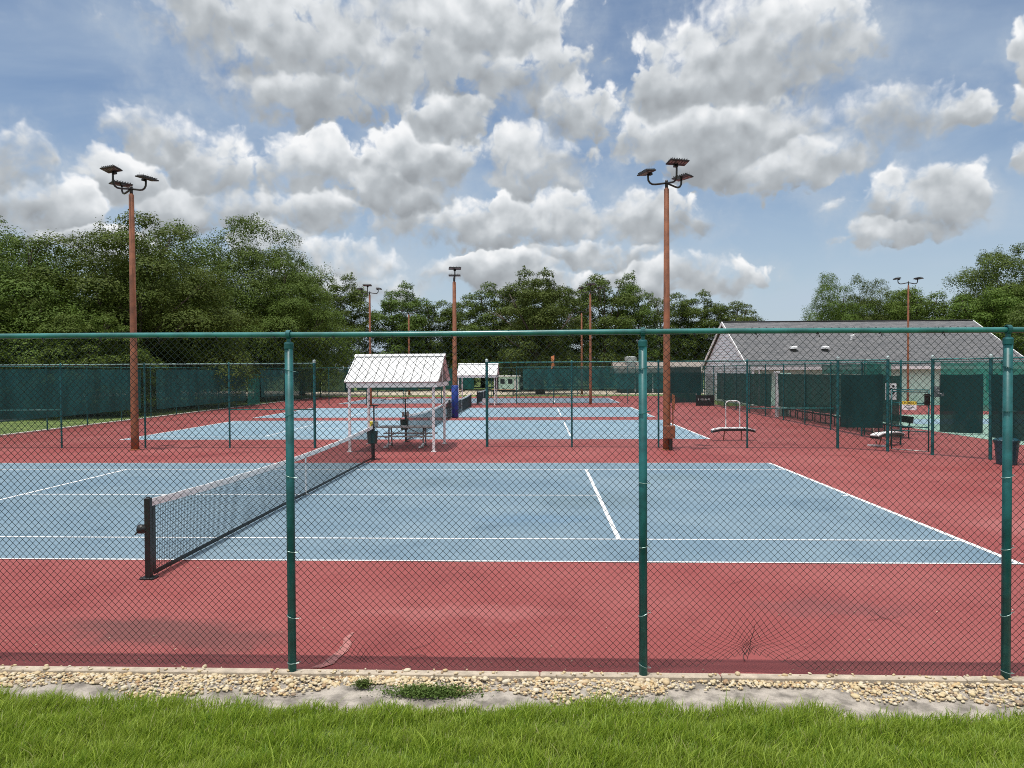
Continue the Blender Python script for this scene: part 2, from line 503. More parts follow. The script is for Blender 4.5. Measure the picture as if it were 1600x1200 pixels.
def shingle_mat():
    m = bpy.data.materials.new('grey_shingles')
    m.use_nodes = True
    N = NT(m.node_tree)
    b = N.n['Principled BSDF']
    P = N.node('ShaderNodeTexCoord').outputs['Object']
    br = N.node('ShaderNodeTexBrick')
    N.put(br.inputs['Vector'], N.vec('MULTIPLY', P, (1, 1, 1)))
    br.inputs['Scale'].default_value = 1.0
    br.inputs['Brick Width'].default_value = 0.42
    br.inputs['Row Height'].default_value = 0.16
    br.inputs['Mortar Size'].default_value = 0.012
    br.inputs['Color1'].default_value = (0.085, 0.088, 0.094, 1)
    br.inputs['Color2'].default_value = (0.165, 0.162, 0.165, 1)
    br.inputs['Mortar'].default_value = (0.05, 0.05, 0.053, 1)
    c = N.mix(N.math('MULTIPLY', N.step(N.noise(N.vec('MULTIPLY', P, (0.5, 2, 1)), 1.1, 5, 0.65), 0.35, 0.7), 0.4), br.outputs[0], (0.12, 0.118, 0.12))
    N.put(b.inputs['Base Color'], c)
    b.inputs['Roughness'].default_value = 0.9
    return m


m_shing = shingle_mat()

# ------------------------------------------------------------------ mesh helpers
COL = scene.collection.objects


class MB:
    def __init__(self):
        self.v = []
        self.f = []

    def add(self, verts, faces):
        k = len(self.v)
        self.v += [tuple(p) for p in verts]
        self.f += [tuple(i + k for i in fc) for fc in faces]

    def box(self, c, s, M_=None):
        x, y, z = (q / 2 for q in s)
        vs_ = [(sx * x, sy * y, sz * z) for sz in (-1, 1) for sy in (-1, 1) for sx in (-1, 1)]
        if M_ is not None:
            vs_ = [M_ @ Vector(p) for p in vs_]
        vs_ = [(p[0] + c[0], p[1] + c[1], p[2] + c[2]) for p in vs_]
        self.add(vs_, [(0, 2, 3, 1), (4, 5, 7, 6), (0, 1, 5, 4), (2, 6, 7, 3), (0, 4, 6, 2), (1, 3, 7, 5)])
        return self

    def bevbox(self, c, s, b, M_=None):
        """box with chamfered vertical and horizontal edges"""
        x, y, z = (q / 2 for q in s)
        rings = []
        for zz, ins in ((-z, b), (-z + b, 0), (z - b, 0), (z, b)):
            xx, yy = x - ins, y - ins
            bb = min(b, xx * .9, yy * .9)
            rings.append([(-xx + bb, -yy, zz), (xx - bb, -yy, zz), (xx, -yy + bb, zz), (xx, yy - bb, zz), (xx - bb, yy, zz), (-xx + bb, yy, zz), (-xx, yy - bb, zz), (-xx, -yy + bb, zz)])
        self.rings(rings, c, M_)
        return self

    def rings(self, rings, c=(0, 0, 0), M_=None, cap=True):
        n = len(rings[0])
        vs_ = [p for r in rings for p in r]
        if M_ is not None:
            vs_ = [M_ @ Vector(p) for p in vs_]
        vs_ = [(p[0] + c[0], p[1] + c[1], p[2] + c[2]) for p in vs_]
        fs = []
        for k in range(len(rings) - 1):
            for i in range(n):
                j = (i + 1) % n
                fs.append((k * n + i, k * n + j, (k + 1) * n + j, (k + 1) * n + i))
        if cap:
            fs.append(tuple(range(n - 1, -1, -1)))
            fs.append(tuple((len(rings) - 1) * n + i for i in range(n)))
        self.add(vs_, fs)

    def lathe(self, prof, c=(0, 0, 0), n=16, M_=None):
        self.rings([[(r * math.cos(2 * math.pi * i / n), r * math.sin(2 * math.pi * i / n), z) for i in range(n)] for r, z in prof], c, M_)
        return self

    def tube(self, pts, r, n=8):
        pts = [Vector(p) for p in pts]
        rr = r if hasattr(r, '__len__') else [r] * len(pts)
        rings = []
        ref = None
        for i, p in enumerate(pts):
            a = pts[max(i - 1, 0)]
            b = pts[min(i + 1, len(pts) - 1)]
            t = (b - a).normalized()
            if ref is None:
                ref = Vector((0, 0, 1)) if abs(t.z) < 0.9 else Vector((1, 0, 0))
            u = (ref - t * ref.dot(t)).normalized()
            w = t.cross(u)
            ref = u
            rings.append([p + (u * math.cos(2 * math.pi * k / n) + w * math.sin(2 * math.pi * k / n)) * rr[i] for k in range(n)])
        self.rings(rings)
        return self

    def build(self, name, mat, parent=None, smooth=False, loc=None):
        me = bpy.data.meshes.new(name)
        me.from_pydata(self.v, [], self.f)
        me.materials.append(mat)
        if smooth:
            me.polygons.foreach_set('use_smooth', [True] * len(me.polygons))
        me.update()
        o = bpy.data.objects.new(name, me)
        COL.link(o)
        if parent is not None:
            o.parent = parent
        if loc is not None:
            o.location = loc
        return o


def np_mesh(name, V, F, mat, parent=None, smooth=False):
    """V (n,3), F (m,k) numpy arrays"""
    me = bpy.data.meshes.new(name)
    k = F.shape[1]
    me.vertices.add(len(V))
    me.vertices.foreach_set('co', np.ascontiguousarray(V, dtype=np.float32).ravel())
    me.loops.add(F.size)
    me.loops.foreach_set('vertex_index', np.ascontiguousarray(F, dtype=np.int32).ravel())
    me.polygons.add(len(F))
    me.polygons.foreach_set('loop_start', np.arange(0, F.size, k, dtype=np.int32))
    me.polygons.foreach_set('loop_total', np.full(len(F), k, dtype=np.int32))
    if smooth:
        me.polygons.foreach_set('use_smooth', np.ones(len(F), dtype=bool))
    me.materials.append(mat)
    me.update(calc_edges=True)
    me.validate()
    o = bpy.data.objects.new(name, me)
    COL.link(o)
    if parent is not None:
        o.parent = parent
    return o


def tag(o, label, cat, group=None, kind=None):
    if label:
        o['label'] = label
    if cat:
        o['category'] = cat
    if group:
        o['group'] = group
    if kind:
        o['kind'] = kind
    return o


def thing(name, label, cat, loc=(0, 0, 0), rz=0, group=None):
    o = bpy.data.objects.new(name, None)
    COL.link(o)
    o.empty_display_size = 0.2
    o.location = loc
    o.rotation_euler = (0, 0, rz)
    return tag(o, label, cat, group)


def dup(root, loc, rz=None, label=None, scale=None, group=None):
    def cp(o, par):
        c = o.copy()
        COL.link(c)
        if par is not None:
            c.parent = par
        for ch in list(o.children):
            cp(ch, c)
        return c
    r = cp(root, None)
    r.location = loc
    if rz is not None:
        r.rotation_euler = (0, 0, rz)
    if scale is not None:
        r.scale = scale
    if label:
        r['label'] = label
    if group:
        r['group'] = group
    return r


def struct(name, mb, mat, label, cat):
    o = mb.build(name, mat)
    return tag(o, label, cat, kind='structure')


def poly_slab(name, pts, z0, z1, mat, label, cat):
    mb = MB()
    n = len(pts)
    mb.rings([[(x, y, z0) for x, y in pts], [(x, y, z1) for x, y in pts]])
    return struct(name, mb, mat, label, cat)


def sheet(mb, x0, y0, x1, y1, z):
    mb.add([(x0, y0, z), (x1, y0, z), (x1, y1, z), (x0, y1, z)], [(0, 1, 2, 3)])


def text_mesh(s, size, mat, name, parent, Mx):
    cu = bpy.data.curves.new(name, 'FONT')
    cu.body = s
    cu.size = size
    cu.align_x = 'CENTER'
    cu.align_y = 'CENTER'
    cu.extrude = 0.001
    tmp = bpy.data.objects.new('tmp_text', cu)
    COL.link(tmp)
    dg = bpy.context.evaluated_depsgraph_get()
    me = bpy.data.meshes.new_from_object(tmp.evaluated_get(dg))
    COL.unlink(tmp)
    bpy.data.objects.remove(tmp)
    me.materials.clear()
    me.materials.append(mat)
    o = bpy.data.objects.new(name, me)
    COL.link(o)
    o.parent = parent
    o.matrix_local = Mx
    return o


# ------------------------------------------------------------------ the ground and the courts
NX = -5.18                       # x of every net
COURTS = [10.215, 28.55, 42.1, 60.3]
FY = 6.42                        # the near fence

g = MB()
sheet(g, -700, -300, 700, 1500, -0.06)
struct('ground', g, m_ground, 'flat green lawn that reaches to the trees', 'ground')
red = [(-23.5, FY), (13.75, FY), (13.75, 76), (-23.5, 76)]
poly_slab('court_surface', red, -0.055, 0.0, m_red, 'red painted acrylic surface round the four blue tennis courts', 'court surface')
poly_slab('side_walkway', [(13.75, 8), (44, 8), (44, 54.5), (13.75, 54.5)], -0.055, -0.002, m_red, 'red painted walkway between tennis courts and clubhouse', 'walkway')
poly_slab('mint_court', [(17.1, 12), (43, 12), (43, 43.5), (17.1, 43.5)], -0.03, 0.004, m_mint, 'mint green game court beside the clubhouse', 'court')
g = MB()
sheet(g, 18.5, 36.0, 41, 39.6, 0.008)
struct('mint_court_panel', g, m_blue2, 'blue painted band on the mint green court', 'court')
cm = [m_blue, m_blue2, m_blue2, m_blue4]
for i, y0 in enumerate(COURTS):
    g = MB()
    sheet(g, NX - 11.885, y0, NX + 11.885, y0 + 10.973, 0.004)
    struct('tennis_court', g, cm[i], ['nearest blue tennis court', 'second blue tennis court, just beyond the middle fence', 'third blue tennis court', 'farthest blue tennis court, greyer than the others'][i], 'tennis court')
    g = MB()
    w = 0.05

    def ln(x0, y0_, x1, y1_):
        sheet(g, NX + x0, y0_, NX + x1, y1_, 0.008)
    W = 10.973
    for yy in (y0, y0 + W - w):
        ln(-11.885, yy, 11.885, yy + w)
    for yy in (y0 + 1.372, y0 + 9.601 - w):
        ln(-11.885 + 0.09, yy, 11.885 - 0.09, yy + w)
    ln(-6.401, y0 + W / 2 - w / 2, 6.401, y0 + W / 2 + w / 2)
    for sx in (-1, 1):
        a, b = sorted((sx * 11.885, sx * (11.885 - 0.09)))
        ln(a, y0 + w, b, y0 + W - w)
        a, b = sorted((sx * 6.401, sx * (6.401 + 0.075)))
        ln(a, y0 + 1.372 + w, b, y0 + 9.601 - w)
        a, b = sorted((sx * (11.885 - 0.09), sx * (11.885 - 0.24)))
        ln(a, y0 + W / 2 - w / 2, b, y0 + W / 2 + w / 2)
    struct('court_lines', g, m_line, ['white lines on the nearest court', 'white lines on the second court', 'white lines on the third court', 'white lines on the farthest court'][i], 'court lines')

# the brushed pale paint mark on the red
g = MB()
rng = np.random.default_rng(5)
pts = [(-2.07, 6.5), (-1.98, 6.6), (-1.97, 6.72), (-1.93, 6.9), (-1.93, 7.08), (-1.98, 7.22), (-1.96, 7.4)]
lft, rgt = [], []
for i, (x, y) in enumerate(pts):
    hw = (0.05, 0.055, 0.05, 0.05, 0.045, 0.03, 0.012)[i]
    lft.append((x - hw, y, 0.0085))
    rgt.append((x + hw, y, 0.0085))
for i in range(len(pts) - 1):
    g.add([lft[i], rgt[i], rgt[i + 1], lft[i + 1]], [(0, 1, 2, 3)])
struct('paint_smear', g, M('pale_red_smear', (0.38, 0.145, 0.13), 0.7, var=0.25, scale=25), 'pale brushed smear of paint on the red surface by the near fence', 'paint mark')
# cracks in the acrylic
g = MB()
for (x, y, L, a0) in ((1.9, 6.75, 0.9, 1.5), (3.55, 7.9, 0.5, 0.3), (3.7, 8.0, 0.5, -0.5), (3.75, 7.95, 0.45, 1.7), (2.4, 9.2, 0.5, 0.5), (-1.3, 6.95, 0.5, 0.4), (-1.1, 6.8, 0.4, 2.6)):
    px, py, a = x, y, a0
    for s in range(12):
        qx, qy = px + L / 12 * math.cos(a), py + L / 12 * math.sin(a)
        hw = 0.004 * (1 - s / 14)
        nx_, ny_ = -math.sin(a) * hw, math.cos(a) * hw
        g.add([(px - nx_, py - ny_, 0.0095), (px + nx_, py + ny_, 0.0095), (qx + nx_, qy + ny_, 0.0095), (qx - nx_, qy - ny_, 0.0095)], [(0, 3, 2, 1)])
        px, py = qx, qy
        a += random.uniform(-0.5, 0.5)
struct('surface_cracks', g, M('crack_dirt', (0.06, 0.025, 0.022), 0.9), 'thin dark cracks in the red surface', 'cracks')

r8 = np.random.default_rng(8)
n8 = 420
lx = r8.uniform(-9, 10, n8)
ly = np.where(r8.uniform(0, 1, n8) < 0.6, 6.5 + r8.exponential(0.5, n8), r8.uniform(6.6, 20, n8))
lv, lf = [], []
for i in range(n8):
    a, sz_ = r8.uniform(0, 6.28), r8.uniform(0.006, 0.018)
    ca, sa = math.cos(a) * sz_, math.sin(a) * sz_
    k = len(lv)
    lv += [(lx[i] - ca, ly[i] - sa, 0.011), (lx[i] + sa * .4, ly[i] - ca * .4, 0.013 + sz_ * 0.2), (lx[i] + ca, ly[i] + sa, 0.011), (lx[i] - sa * .4, ly[i] + ca * .4, 0.014)]
    lf.append((k, k + 1, k + 2, k + 3))
o = np_mesh('leaf_litter', np.array(lv), np.array(lf), M('dry_leaf', (0.22, 0.13, 0.07), 0.8, var=0.5, scale=1.5, col2=(0.55, 0.42, 0.30)))
tag(o, 'scattered dry leaf flakes on the courts near the fence', 'leaf litter', kind='stuff')
# kerb, sand, pebbles
g = MB()
x = -24.0
while x < 15:
    L = random.uniform(1.6, 3.0)
    g.bevbox((x + L / 2, 6.42, -0.025 + random.uniform(-0.004, 0.004)), (L - 0.008, 0.09, 0.078), 0.008)
    x += L
struct('kerb', g, m_conc, 'thin concrete kerb under the near fence', 'kerb')
# uneven sand strip
nx, ny = 420, 26
X, Y = np.meshgrid(np.linspace(-14, 14, nx), np.linspace(5.70, 6.385, ny))
rs = np.random.default_rng(2)
Zs = np.zeros_like(X)
for k in range(34):
    fx, fy = rs.uniform(1.5, 16, 2)
    Zs += np.sin(X * fx + rs.uniform(0, 6)) * np.sin(Y * fy * 1.6 + rs.uniform(0, 6)) * 0.03 / (fx + fy + 3)
Zs += -0.035 - 0.06 * np.clip((5.80 - Y) / 0.1, 0, 1)
idx = np.arange(nx * ny).reshape(ny, nx)
F = np.stack([idx[:-1, :-1], idx[:-1, 1:], idx[1:, 1:], idx[1:, :-1]], -1).reshape(-1, 4)
o = np_mesh('sand_strip', np.stack([X, Y, Zs], -1).reshape(-1, 3), F, m_sand, smooth=True)
tag(o, 'bare grey sand strip between lawn and kerb', 'sand', kind='structure')


def ico():
    t = (1 + 5 ** .5) / 2
    v = np.array([(-1, t, 0), (1, t, 0), (-1, -t, 0), (1, -t, 0), (0, -1, t), (0, 1, t), (0, -1, -t), (0, 1, -t), (t, 0, -1), (t, 0, 1), (-t, 0, -1), (-t, 0, 1)], float)
    v /= np.linalg.norm(v[0])
    f = [(0, 11, 5), (0, 5, 1), (0, 1, 7), (0, 7, 10), (0, 10, 11), (1, 5, 9), (5, 11, 4), (11, 10, 2), (10, 7, 6), (7, 1, 8), (3, 9, 4), (3, 4, 2), (3, 2, 6), (3, 6, 8), (3, 8, 9), (4, 9, 5), (2, 4, 11), (6, 2, 10), (8, 6, 7), (9, 8, 1)]
    vl = [tuple(p) for p in v]
    cache = {}

    def mid(a, b):
        k = (min(a, b), max(a, b))
        if k not in cache:
            p = (np.array(vl[a]) + np.array(vl[b])) / 2
            vl.append(tuple(p / np.linalg.norm(p)))
            cache[k] = len(vl) - 1
        return cache[k]
    nf = []
    for a, b, c in f:
        ab, bc, ca = mid(a, b), mid(b, c), mid(c, a)
        nf += [(a, ab, ca), (b, bc, ab), (c, ca, bc), (ab, bc, ca)]
    return np.array(vl), np.array(nf)


IV, IF = ico()


def pebbles():
    r = np.random.default_rng(11)
    n = 13000
    x = r.uniform(-9, 9, n)
    u = r.uniform(0, 1, n) ** 1.5
    edge = 0.26 + 0.11 * np.sin(x * 1.9 + 1) + 0.08 * np.sin(x * 5.1)
    edge = np.where((x > 1.1) & (x < 2.6), edge * 0.5, edge)
    y = 6.375 - u * np.clip(edge + 0.05, 0.1, 0.5)
    s = r.uniform(0.005, 0.017, n) * (1 + (r.uniform(0, 1, n) > 0.95) * 0.8)
    top_ = r.uniform(0, 1, n) > 0.97
    y = np.where(top_, r.uniform(6.37, 6.46, n), y)
    keep = np.where((x > 1.1) & (x < 2.6), r.uniform(0, 1, n) < 0.45, True) & (np.sin(x * 3.3) + np.sin(x * 7.7 + 1) + r.normal(0, 1, n) > -1.5)
    x, y, s = x[keep], y[keep], s[keep]
    n = len(x)
    sc = np.stack([r.uniform(.8, 1.5, n), r.uniform(.7, 1.2, n), r.uniform(.5, .8, n)], -1) * s[:, None]
    V = IV[None] * (1 + r.normal(0, 0.07, (n, len(IV), 1))) * sc[:, None, :]
    a = r.uniform(0, 6.28, n)
    ca, sa = np.cos(a)[:, None], np.sin(a)[:, None]
    Vx = V[:, :, 0] * ca - V[:, :, 1] * sa
    Vy = V[:, :, 0] * sa + V[:, :, 1] * ca
    Vz = V[:, :, 2] + (-0.03 + np.where(top_, 0.04, 0)[keep] + s * 0.3 + r.uniform(0, 0.012, n))[:, None]
    V = np.stack([Vx + x[:, None], Vy + y[:, None], Vz], -1).reshape(-1, 3)
    F = (IF[None] + (np.arange(n) * len(IV))[:, None, None]).reshape(-1, 3)
    o = np_mesh('gravel', V, F, m_stone, smooth=True)
    tag(o, 'yellow and cream pebbles strewn along the kerb', 'gravel', kind='stuff')


pebbles()


def grass():
    r = np.random.default_rng(3)

    def lawn_edge(x):
        return 5.83 + 0.05 * np.sin(x * 1.3 + 0.5) + 0.035 * np.sin(x * 3.7) + 0.02 * np.sin(x * 9.1) - 0.03 * (x > 1)
    n = 340000
    x = r.uniform(-7.5, 7.5, n)
    y = r.uniform(3.7, 6.0, n)
    e = lawn_edge(x) + r.normal(0, 0.035, n)
    dens = 0.62 + 0.38 * np.sin(x * 2.3 + np.sin(y * 5) * 2) * np.sin(y * 4.1 + x)
    keep = (y < e) & (r.uniform(0, 1, n) < np.clip(dens + 0.35, 0.35, 1)) & ((np.abs(x) < 4.6) | (r.uniform(0, 1, n) < 0.55))
    x, y = x[keep], y[keep]
    n = len(x)
    tuft = 0.45 + 0.55 * np.sin(x * 6.1 + 2 * np.sin(y * 7.3)) * np.sin(y * 8.7 + 1.3 * np.sin(x * 4.9))
    h = r.uniform(0.04, 0.115, n) * (0.55 + 0.8 * tuft) * (1 + 0.4 * (r.uniform(0, 1, n) > 0.93))
    w = r.uniform(0.0020, 0.0040, n)
    a = r.uniform(0, 2 * np.pi, n)
    lean = r.uniform(0.15, 1.0, n) * h
    la = r.normal(0.4, 1.5, n)
    dx, dy = np.cos(la) * lean, np.sin(la) * lean
    cx, cy = np.cos(a) * w, np.sin(a) * w
    z0 = np.full(n, -0.05)
    V = np.stack([
        np.stack([x - cx, y - cy, z0], -1), np.stack([x + cx, y + cy, z0], -1),
        np.stack([x + dx * .35 - cx, y + dy * .35 - cy, z0 + h * .6], -1), np.stack([x + dx * .35 + cx, y + dy * .35 + cy, z0 + h * .6], -1),
        np.stack([x + dx, y + dy, z0 + h], -1)], 1).reshape(-1, 3)
    base = (np.arange(n) * 5)[:, None]
    F = np.concatenate([base + np.array([[0, 1, 3]]), base + np.array([[0, 3, 2]]), base + np.array([[2, 3, 4]])], 0)
    o = np_mesh('grass', V, F, m_blade)
    tag(o, 'long bright green grass blades of the foreground lawn', 'grass', kind='stuff')


grass()

# side kerbs, far roads
g = MB()
g.box((-23.62, 44, -0.02), (0.22, 64, 0.10))
struct('side_kerb', g, m_concw, 'pale concrete kerb along the left edge of the red surface', 'kerb')
g = MB()
g.box((-31.6, 40, -0.05), (0.9, 90, 0.04))
struct('side_path', g, m_concw, 'pale footpath on the lawn beyond the left fence', 'path')
g = MB()
sheet(g, -60, 82.5, 60, 103, -0.05)
struct('road', g, m_path, 'beige sandy road beyond the far fence', 'road')

# ------------------------------------------------------------------ fences


def chain_mesh(p0, p1, z0, z1, cell, wr, name, mat, parent, sides=3, deform=None):
    """woven zig-zag wires between two points"""
    p0, p1 = np.array(p0, float), np.array(p1, float)
    L = np.linalg.norm(p1 - p0)
    d = (p1 - p0) / L
    nrm = np.array((-d[1], d[0]))
    h = cell / 2
    nw = int(L / h)
    ns = int((z1 - z0) / h)
    i = np.arange(nw)[:, None]
    k = np.arange(ns + 1)[None, :]
    s = i * h + np.where((k + i) % 2 == 0, 0.0, h) + h * 0.0
    off = np.where((k + i) % 2 == 0, -1, 1) * wr * 0.5
    z = z1 - k * h + 0 * s
    s = s + 0.0
    if deform is not None:
        s, z, off = deform(s, z, off)
    X = p0[0] + d[0] * s + nrm[0] * off
    Y = p0[1] + d[1] * s + nrm[1] * off
    C = np.stack([X, Y, z], -1)                      # nw, ns+1, 3
    # ring round each vertex in the horizontal plane across the wire
    ang = np.arange(sides) * 2 * np.pi / sides + 0.5
    ring = np.cos(ang)[:, None] * np.array([d[0], d[1], 0])[None] * wr * 1.3 + np.sin(ang)[:, None] * np.array([nrm[0], nrm[1], 0])[None] * wr
    V = (C[:, :, None, :] + ring[None, None]).reshape(-1, 3)
    idx = np.arange(nw * (ns + 1) * sides).reshape(nw, ns + 1, sides)
    a = idx[:, :-1, :]
    b = idx[:, 1:, :]
    F = np.stack([a, np.roll(a, -1, 2), np.roll(b, -1, 2), b], -1).reshape(-1, 4)
    return np_mesh(name, V, F, mat, parent, smooth=True)


def fpost(root, x, y, h, r, cap=True, n=14, mat=None, cmat=None):
    mb = MB()
    mb.lathe([(r, -0.05), (r, h)], (x, y, 0), n)
    p = mb.build('post', mat or m_post, root, smooth=False)
    if cap:
        mb = MB()
        mb.lathe([(r * 1.12, h - 0.05), (r * 1.12, h + 0.02), (r * 0.8, h + 0.05), (r * 0.3, h + 0.065)], (x, y, 0), n)
        mb.build('post_cap', cmat or mat or m_post, p)
    return p


def near_fence():
    root = thing('chain_link_fence', 'tall teal chain link fence in the foreground, its mesh torn near the ground', 'fence', (0, 0, 0))
    posts = [-8.6, -5.42, -2.26, 0.91, 4.06, 7.2, 10.35]
    zr = 3.062
    rail_r = 0.0245
    r = 0.037
    for i, x in enumerate(posts):
        h = zr - 0.075
        p = MB().lathe([(r, -0.05), (r, h)], (x, FY, 0), 20).build('post', m_post, root, smooth=True)
        c = MB()
        c.lathe([(r * 1.1, h - 0.055), (r * 1.14, h - 0.05), (r * 1.14, h - 0.008), (r * 1.0, h + 0.004), (r * 0.5, h + 0.012)], (x, FY, 0), 20)
        # the loop the rail runs through
        pts = [(x, FY + math.sin(a) * (rail_r + 0.012), zr + math.cos(a) * (rail_r + 0.012)) for a in np.linspace(0, 2 * math.pi, 15)]
        for a, b in zip(pts[:-1], pts[1:]):
            ma = Vector(a).lerp(Vector(b), 0.5)
            d = (Vector(b) - Vector(a))
            ang = math.atan2(d.z, d.y)
            c.box(ma, (0.036, d.length * 1.15, 0.009), Matrix.Rotation(ang, 3, 'X'))
        c.box((x, FY, h + 0.022), (0.03, 0.03, 0.05))
        c.build('post_cap', m_post, p)
        for z in (0.09, 0.55, 0.62 + 0.5, 1.75, 2.38, 2.74):
            z += random.uniform(-0.05, 0.05)
            t = MB()
            tl = random.uniform(-0.02, 0.02)
            pts = [(x + math.cos(a) * (r + 0.004), FY + math.sin(a) * (r + 0.004), z + tl * math.cos(a)) for a in np.linspace(0.3, 2 * math.pi + 0.1, 13)]
            t.tube([(x + r + 0.035, FY + 0.02, z + tl * 1.6)] + pts[1:-1] + [(x + r + 0.03, FY - 0.01, z + tl)], 0.0026, 5)
            t.build('tie_wire', m_tie if z < 2.0 else m_post, p)
    rail = MB().tube([(x, FY, zr + 0.004 * math.sin(x * 1.1)) for x in np.linspace(-8.7, 10.45, 60)], rail_r, 16).build('top_rail', m_rail, root, smooth=True)
    x = -8.3
    while x < 10.2:
        if min(abs(x - p) for p in posts) > 0.12:
            t = MB()
            t.tube([(x + 0.03 * math.sin(a * 0.5), FY + math.sin(a) * (rail_r + 0.003), zr + math.cos(a) * (rail_r + 0.003)) for a in np.linspace(-0.4, 4.2, 12)] + [(x + 0.045, FY - 0.02, zr - 0.055)], 0.0036, 5)
            t.build('tie_wire', m_black, rail)
        x += 0.535

    def warp(s, z, off):
        X = s - 8.6
        z = z.copy()
        off = off.copy()
        # the puckered tear round x=1.86 and a lesser one round x=-1.6
        for cx, cz, k, ry, rx in ((1.86, 0.21, 0.78, 0.20, 0.33), (-1.62, 0.06, 0.55, 0.13, 0.22)):
            dx, dz = X - cx, z - cz
            d2 = (dx / rx) ** 2 + (dz / ry) ** 2
            pull = k * np.exp(-d2 * 1.1)
            X = X - dx * pull
            z = z - dz * pull
            off = off + 0.05 * np.exp(-d2)
        # lower edge lifted off the ground beside the tear
        lift = 0.10 * np.exp(-((X - 1.9) / 0.42) ** 2) * np.clip(1 - z / 0.45, 0, 1)
        z = z + lift
        # slight slack and irregular weave
        z = z + 0.011 * np.sin(X * 2.1 + z * 3) * np.clip(1.8 - z, 0.2, 1) + 0.004 * np.sin(X * 7.3)
        X = X + 0.008 * np.sin(z * 4 + X * 1.7)
        off = off + 0.012 * np.sin(X * 1.4) * np.sin(z * 2.2)
        return X + 8.6, z, off + 0.042
    chain_mesh((-8.6, FY), (10.35, FY), 0.015, zr + 0.032, 0.0635, 0.00235, 'chain_mesh', m_wire, root, sides=4, deform=warp)
    # the broken strand standing up out of the tear
    t = MB()
    t.tube([(1.84, FY + 0.05, 0.14), (1.865, FY + 0.06, 0.22), (1.87, FY + 0.055, 0.30), (1.90, FY + 0.06, 0.38), (1.905, FY + 0.055, 0.44)], 0.0028, 5)
    t.tube([(1.84, FY + 0.05, 0.16), (1.80, FY + 0.065, 0.22), (1.82, FY + 0.06, 0.27)], 0.0026, 5)
    t.build('broken_wire', m_black, root)
    return root


near_fence()


def fence_run(name, label, pts, h, spacing, cell=0.075, wr=0.0024, r=0.032, thick=(), brace=(), mesh_to=None, screens=(), rail_mat=None, smat=None):
    """chain link fence along a polyline; screens = (run index, from metre, to metre, z0, z1, material)"""
    root = thing(name, label, 'fence')
    first = True
    for k in range(len(pts) - 1):
        a, b = Vector((*pts[k], 0)), Vector((*pts[k + 1], 0))
        L = (b - a).length
        n = max(1, round(L / spacing))
        for i in range(0 if first else 1, n + 1):
            q = a.lerp(b, i / n)
            big = i in (0, n) and ((k == 0 and i == 0) or (k == len(pts) - 2 and i == n) or True) and thick
            rr = r * 1.55 if big else r
            fpost(root, q.x, q.y, h + (0.07 if big else 0.0), rr, True, 10, m_post, m_capm if big else m_post)
        MB().tube([a + Vector((0, 0, h)), b + Vector((0, 0, h))], 0.022, 8).build('top_rail', rail_mat or m_rail, root, smooth=True)
        if cell:
            chain_mesh((a.x, a.y), (b.x, b.y), 0.03, h, cell, wr, 'chain_mesh', m_wire2, root)
        first = False
    for (k, i0, i1, z) in brace:
        a, b = Vector((*pts[k], z)), Vector((*pts[k + 1], z))
        d = (b - a).normalized()
        MB().tube([a + d * i0, a + d * i1], 0.02, 8).build('brace_rail', m_rail, root, smooth=True)
    for (k, s0, s1, z0, z1, mt) in screens:
        a, b = Vector((*pts[k], 0)), Vector((*pts[k + 1], 0))
        d = (b - a).normalized()
        nrm = Vector((-d.y, d.x, 0))
        mb = MB()
        n = max(2, int((s1 - s0) / 0.5))
        m = 5
        vs_ = []
        for j in range(m + 1):
            for i in range(n + 1):
                s = s0 + (s1 - s0) * i / n
                z = z0 + (z1 - z0) * j / m
                sag = 0.04 * math.sin(s * 2.1) * (1 if j == m else 0.3) + (0.05 * math.sin(s * 1.3 + 1) if j == 0 else 0)
                p = a + d * s + nrm * (-0.06 + 0.02 * math.sin(s * 3 + j))
                vs_.append((p.x, p.y, z - abs(sag) * (1 if j == m else 0.5)))
        mb.add(vs_, [(j * (n + 1) + i, j * (n + 1) + i + 1, (j + 1) * (n + 1) + i + 1, (j + 1) * (n + 1) + i) for j in range(m) for i in range(n)])
        mb.build('windscreen', mt, root, smooth=True)
    return root


H8 = 3.02
fence_run('middle_fence', 'chain link fence across the middle, left of the white shelter', [(-23.5, 25.4), (-8.05, 25.45)], H8, 3.09, thick=True,
          brace=[(0, 12.4, 15.4, 1.38), (0, 3.1, 6.2, 1.38)], rail_mat=M('pale_rail', (0.16, 0.27, 0.25), 0.35, metal=0.2))
fence_run('middle_fence', 'chain link fence right of the white shelter that bends toward the camera at its end', [(-1.9, 25.75), (10.2, 25.1), (11.44, 24.17)], H8, 3.03, thick=True,
          brace=[(0, 9.1, 12.0, 1.38)], screens=[(1, 0.12, 1.42, 0.78, 2.56, m_scrd)])
fence_run('corner_fence', 'chain link fence with dark screens right of the gate', [(12.34, 23.15), (13.42, 22.0), (13.55, 20.4), (13.6, 14.0)], H8, 2.2, thick=True,
          screens=[(0, 0.22, 1.4, 0.78, 2.56, m_scrd), (1, 0.12, 1.5, 0.70, 2.56, m_scrd), (2, 0.1, 6.2, 0.7, 2.56, m_scrd)])
Lscr = [(0, 0.2, 29.3, 0.62, 2.93, m_scr), (0, 31.0, 44.5, 0.50, 2.93, m_scr), (0, 44.7, 47.2, 0.12, 2.6, m_scrl), (0, 47.4, 58, 0.6, 2.93, m_scr), (0, 58.1, 64, 0.6, 2.93, m_scrr)]
fence_run('side_fence', 'long fence with green windscreens down the left edge of the courts', [(-23.4, 12), (-23.4, 76)], 3.02, 3.05, cell=0.16, wr=0.003, screens=Lscr)
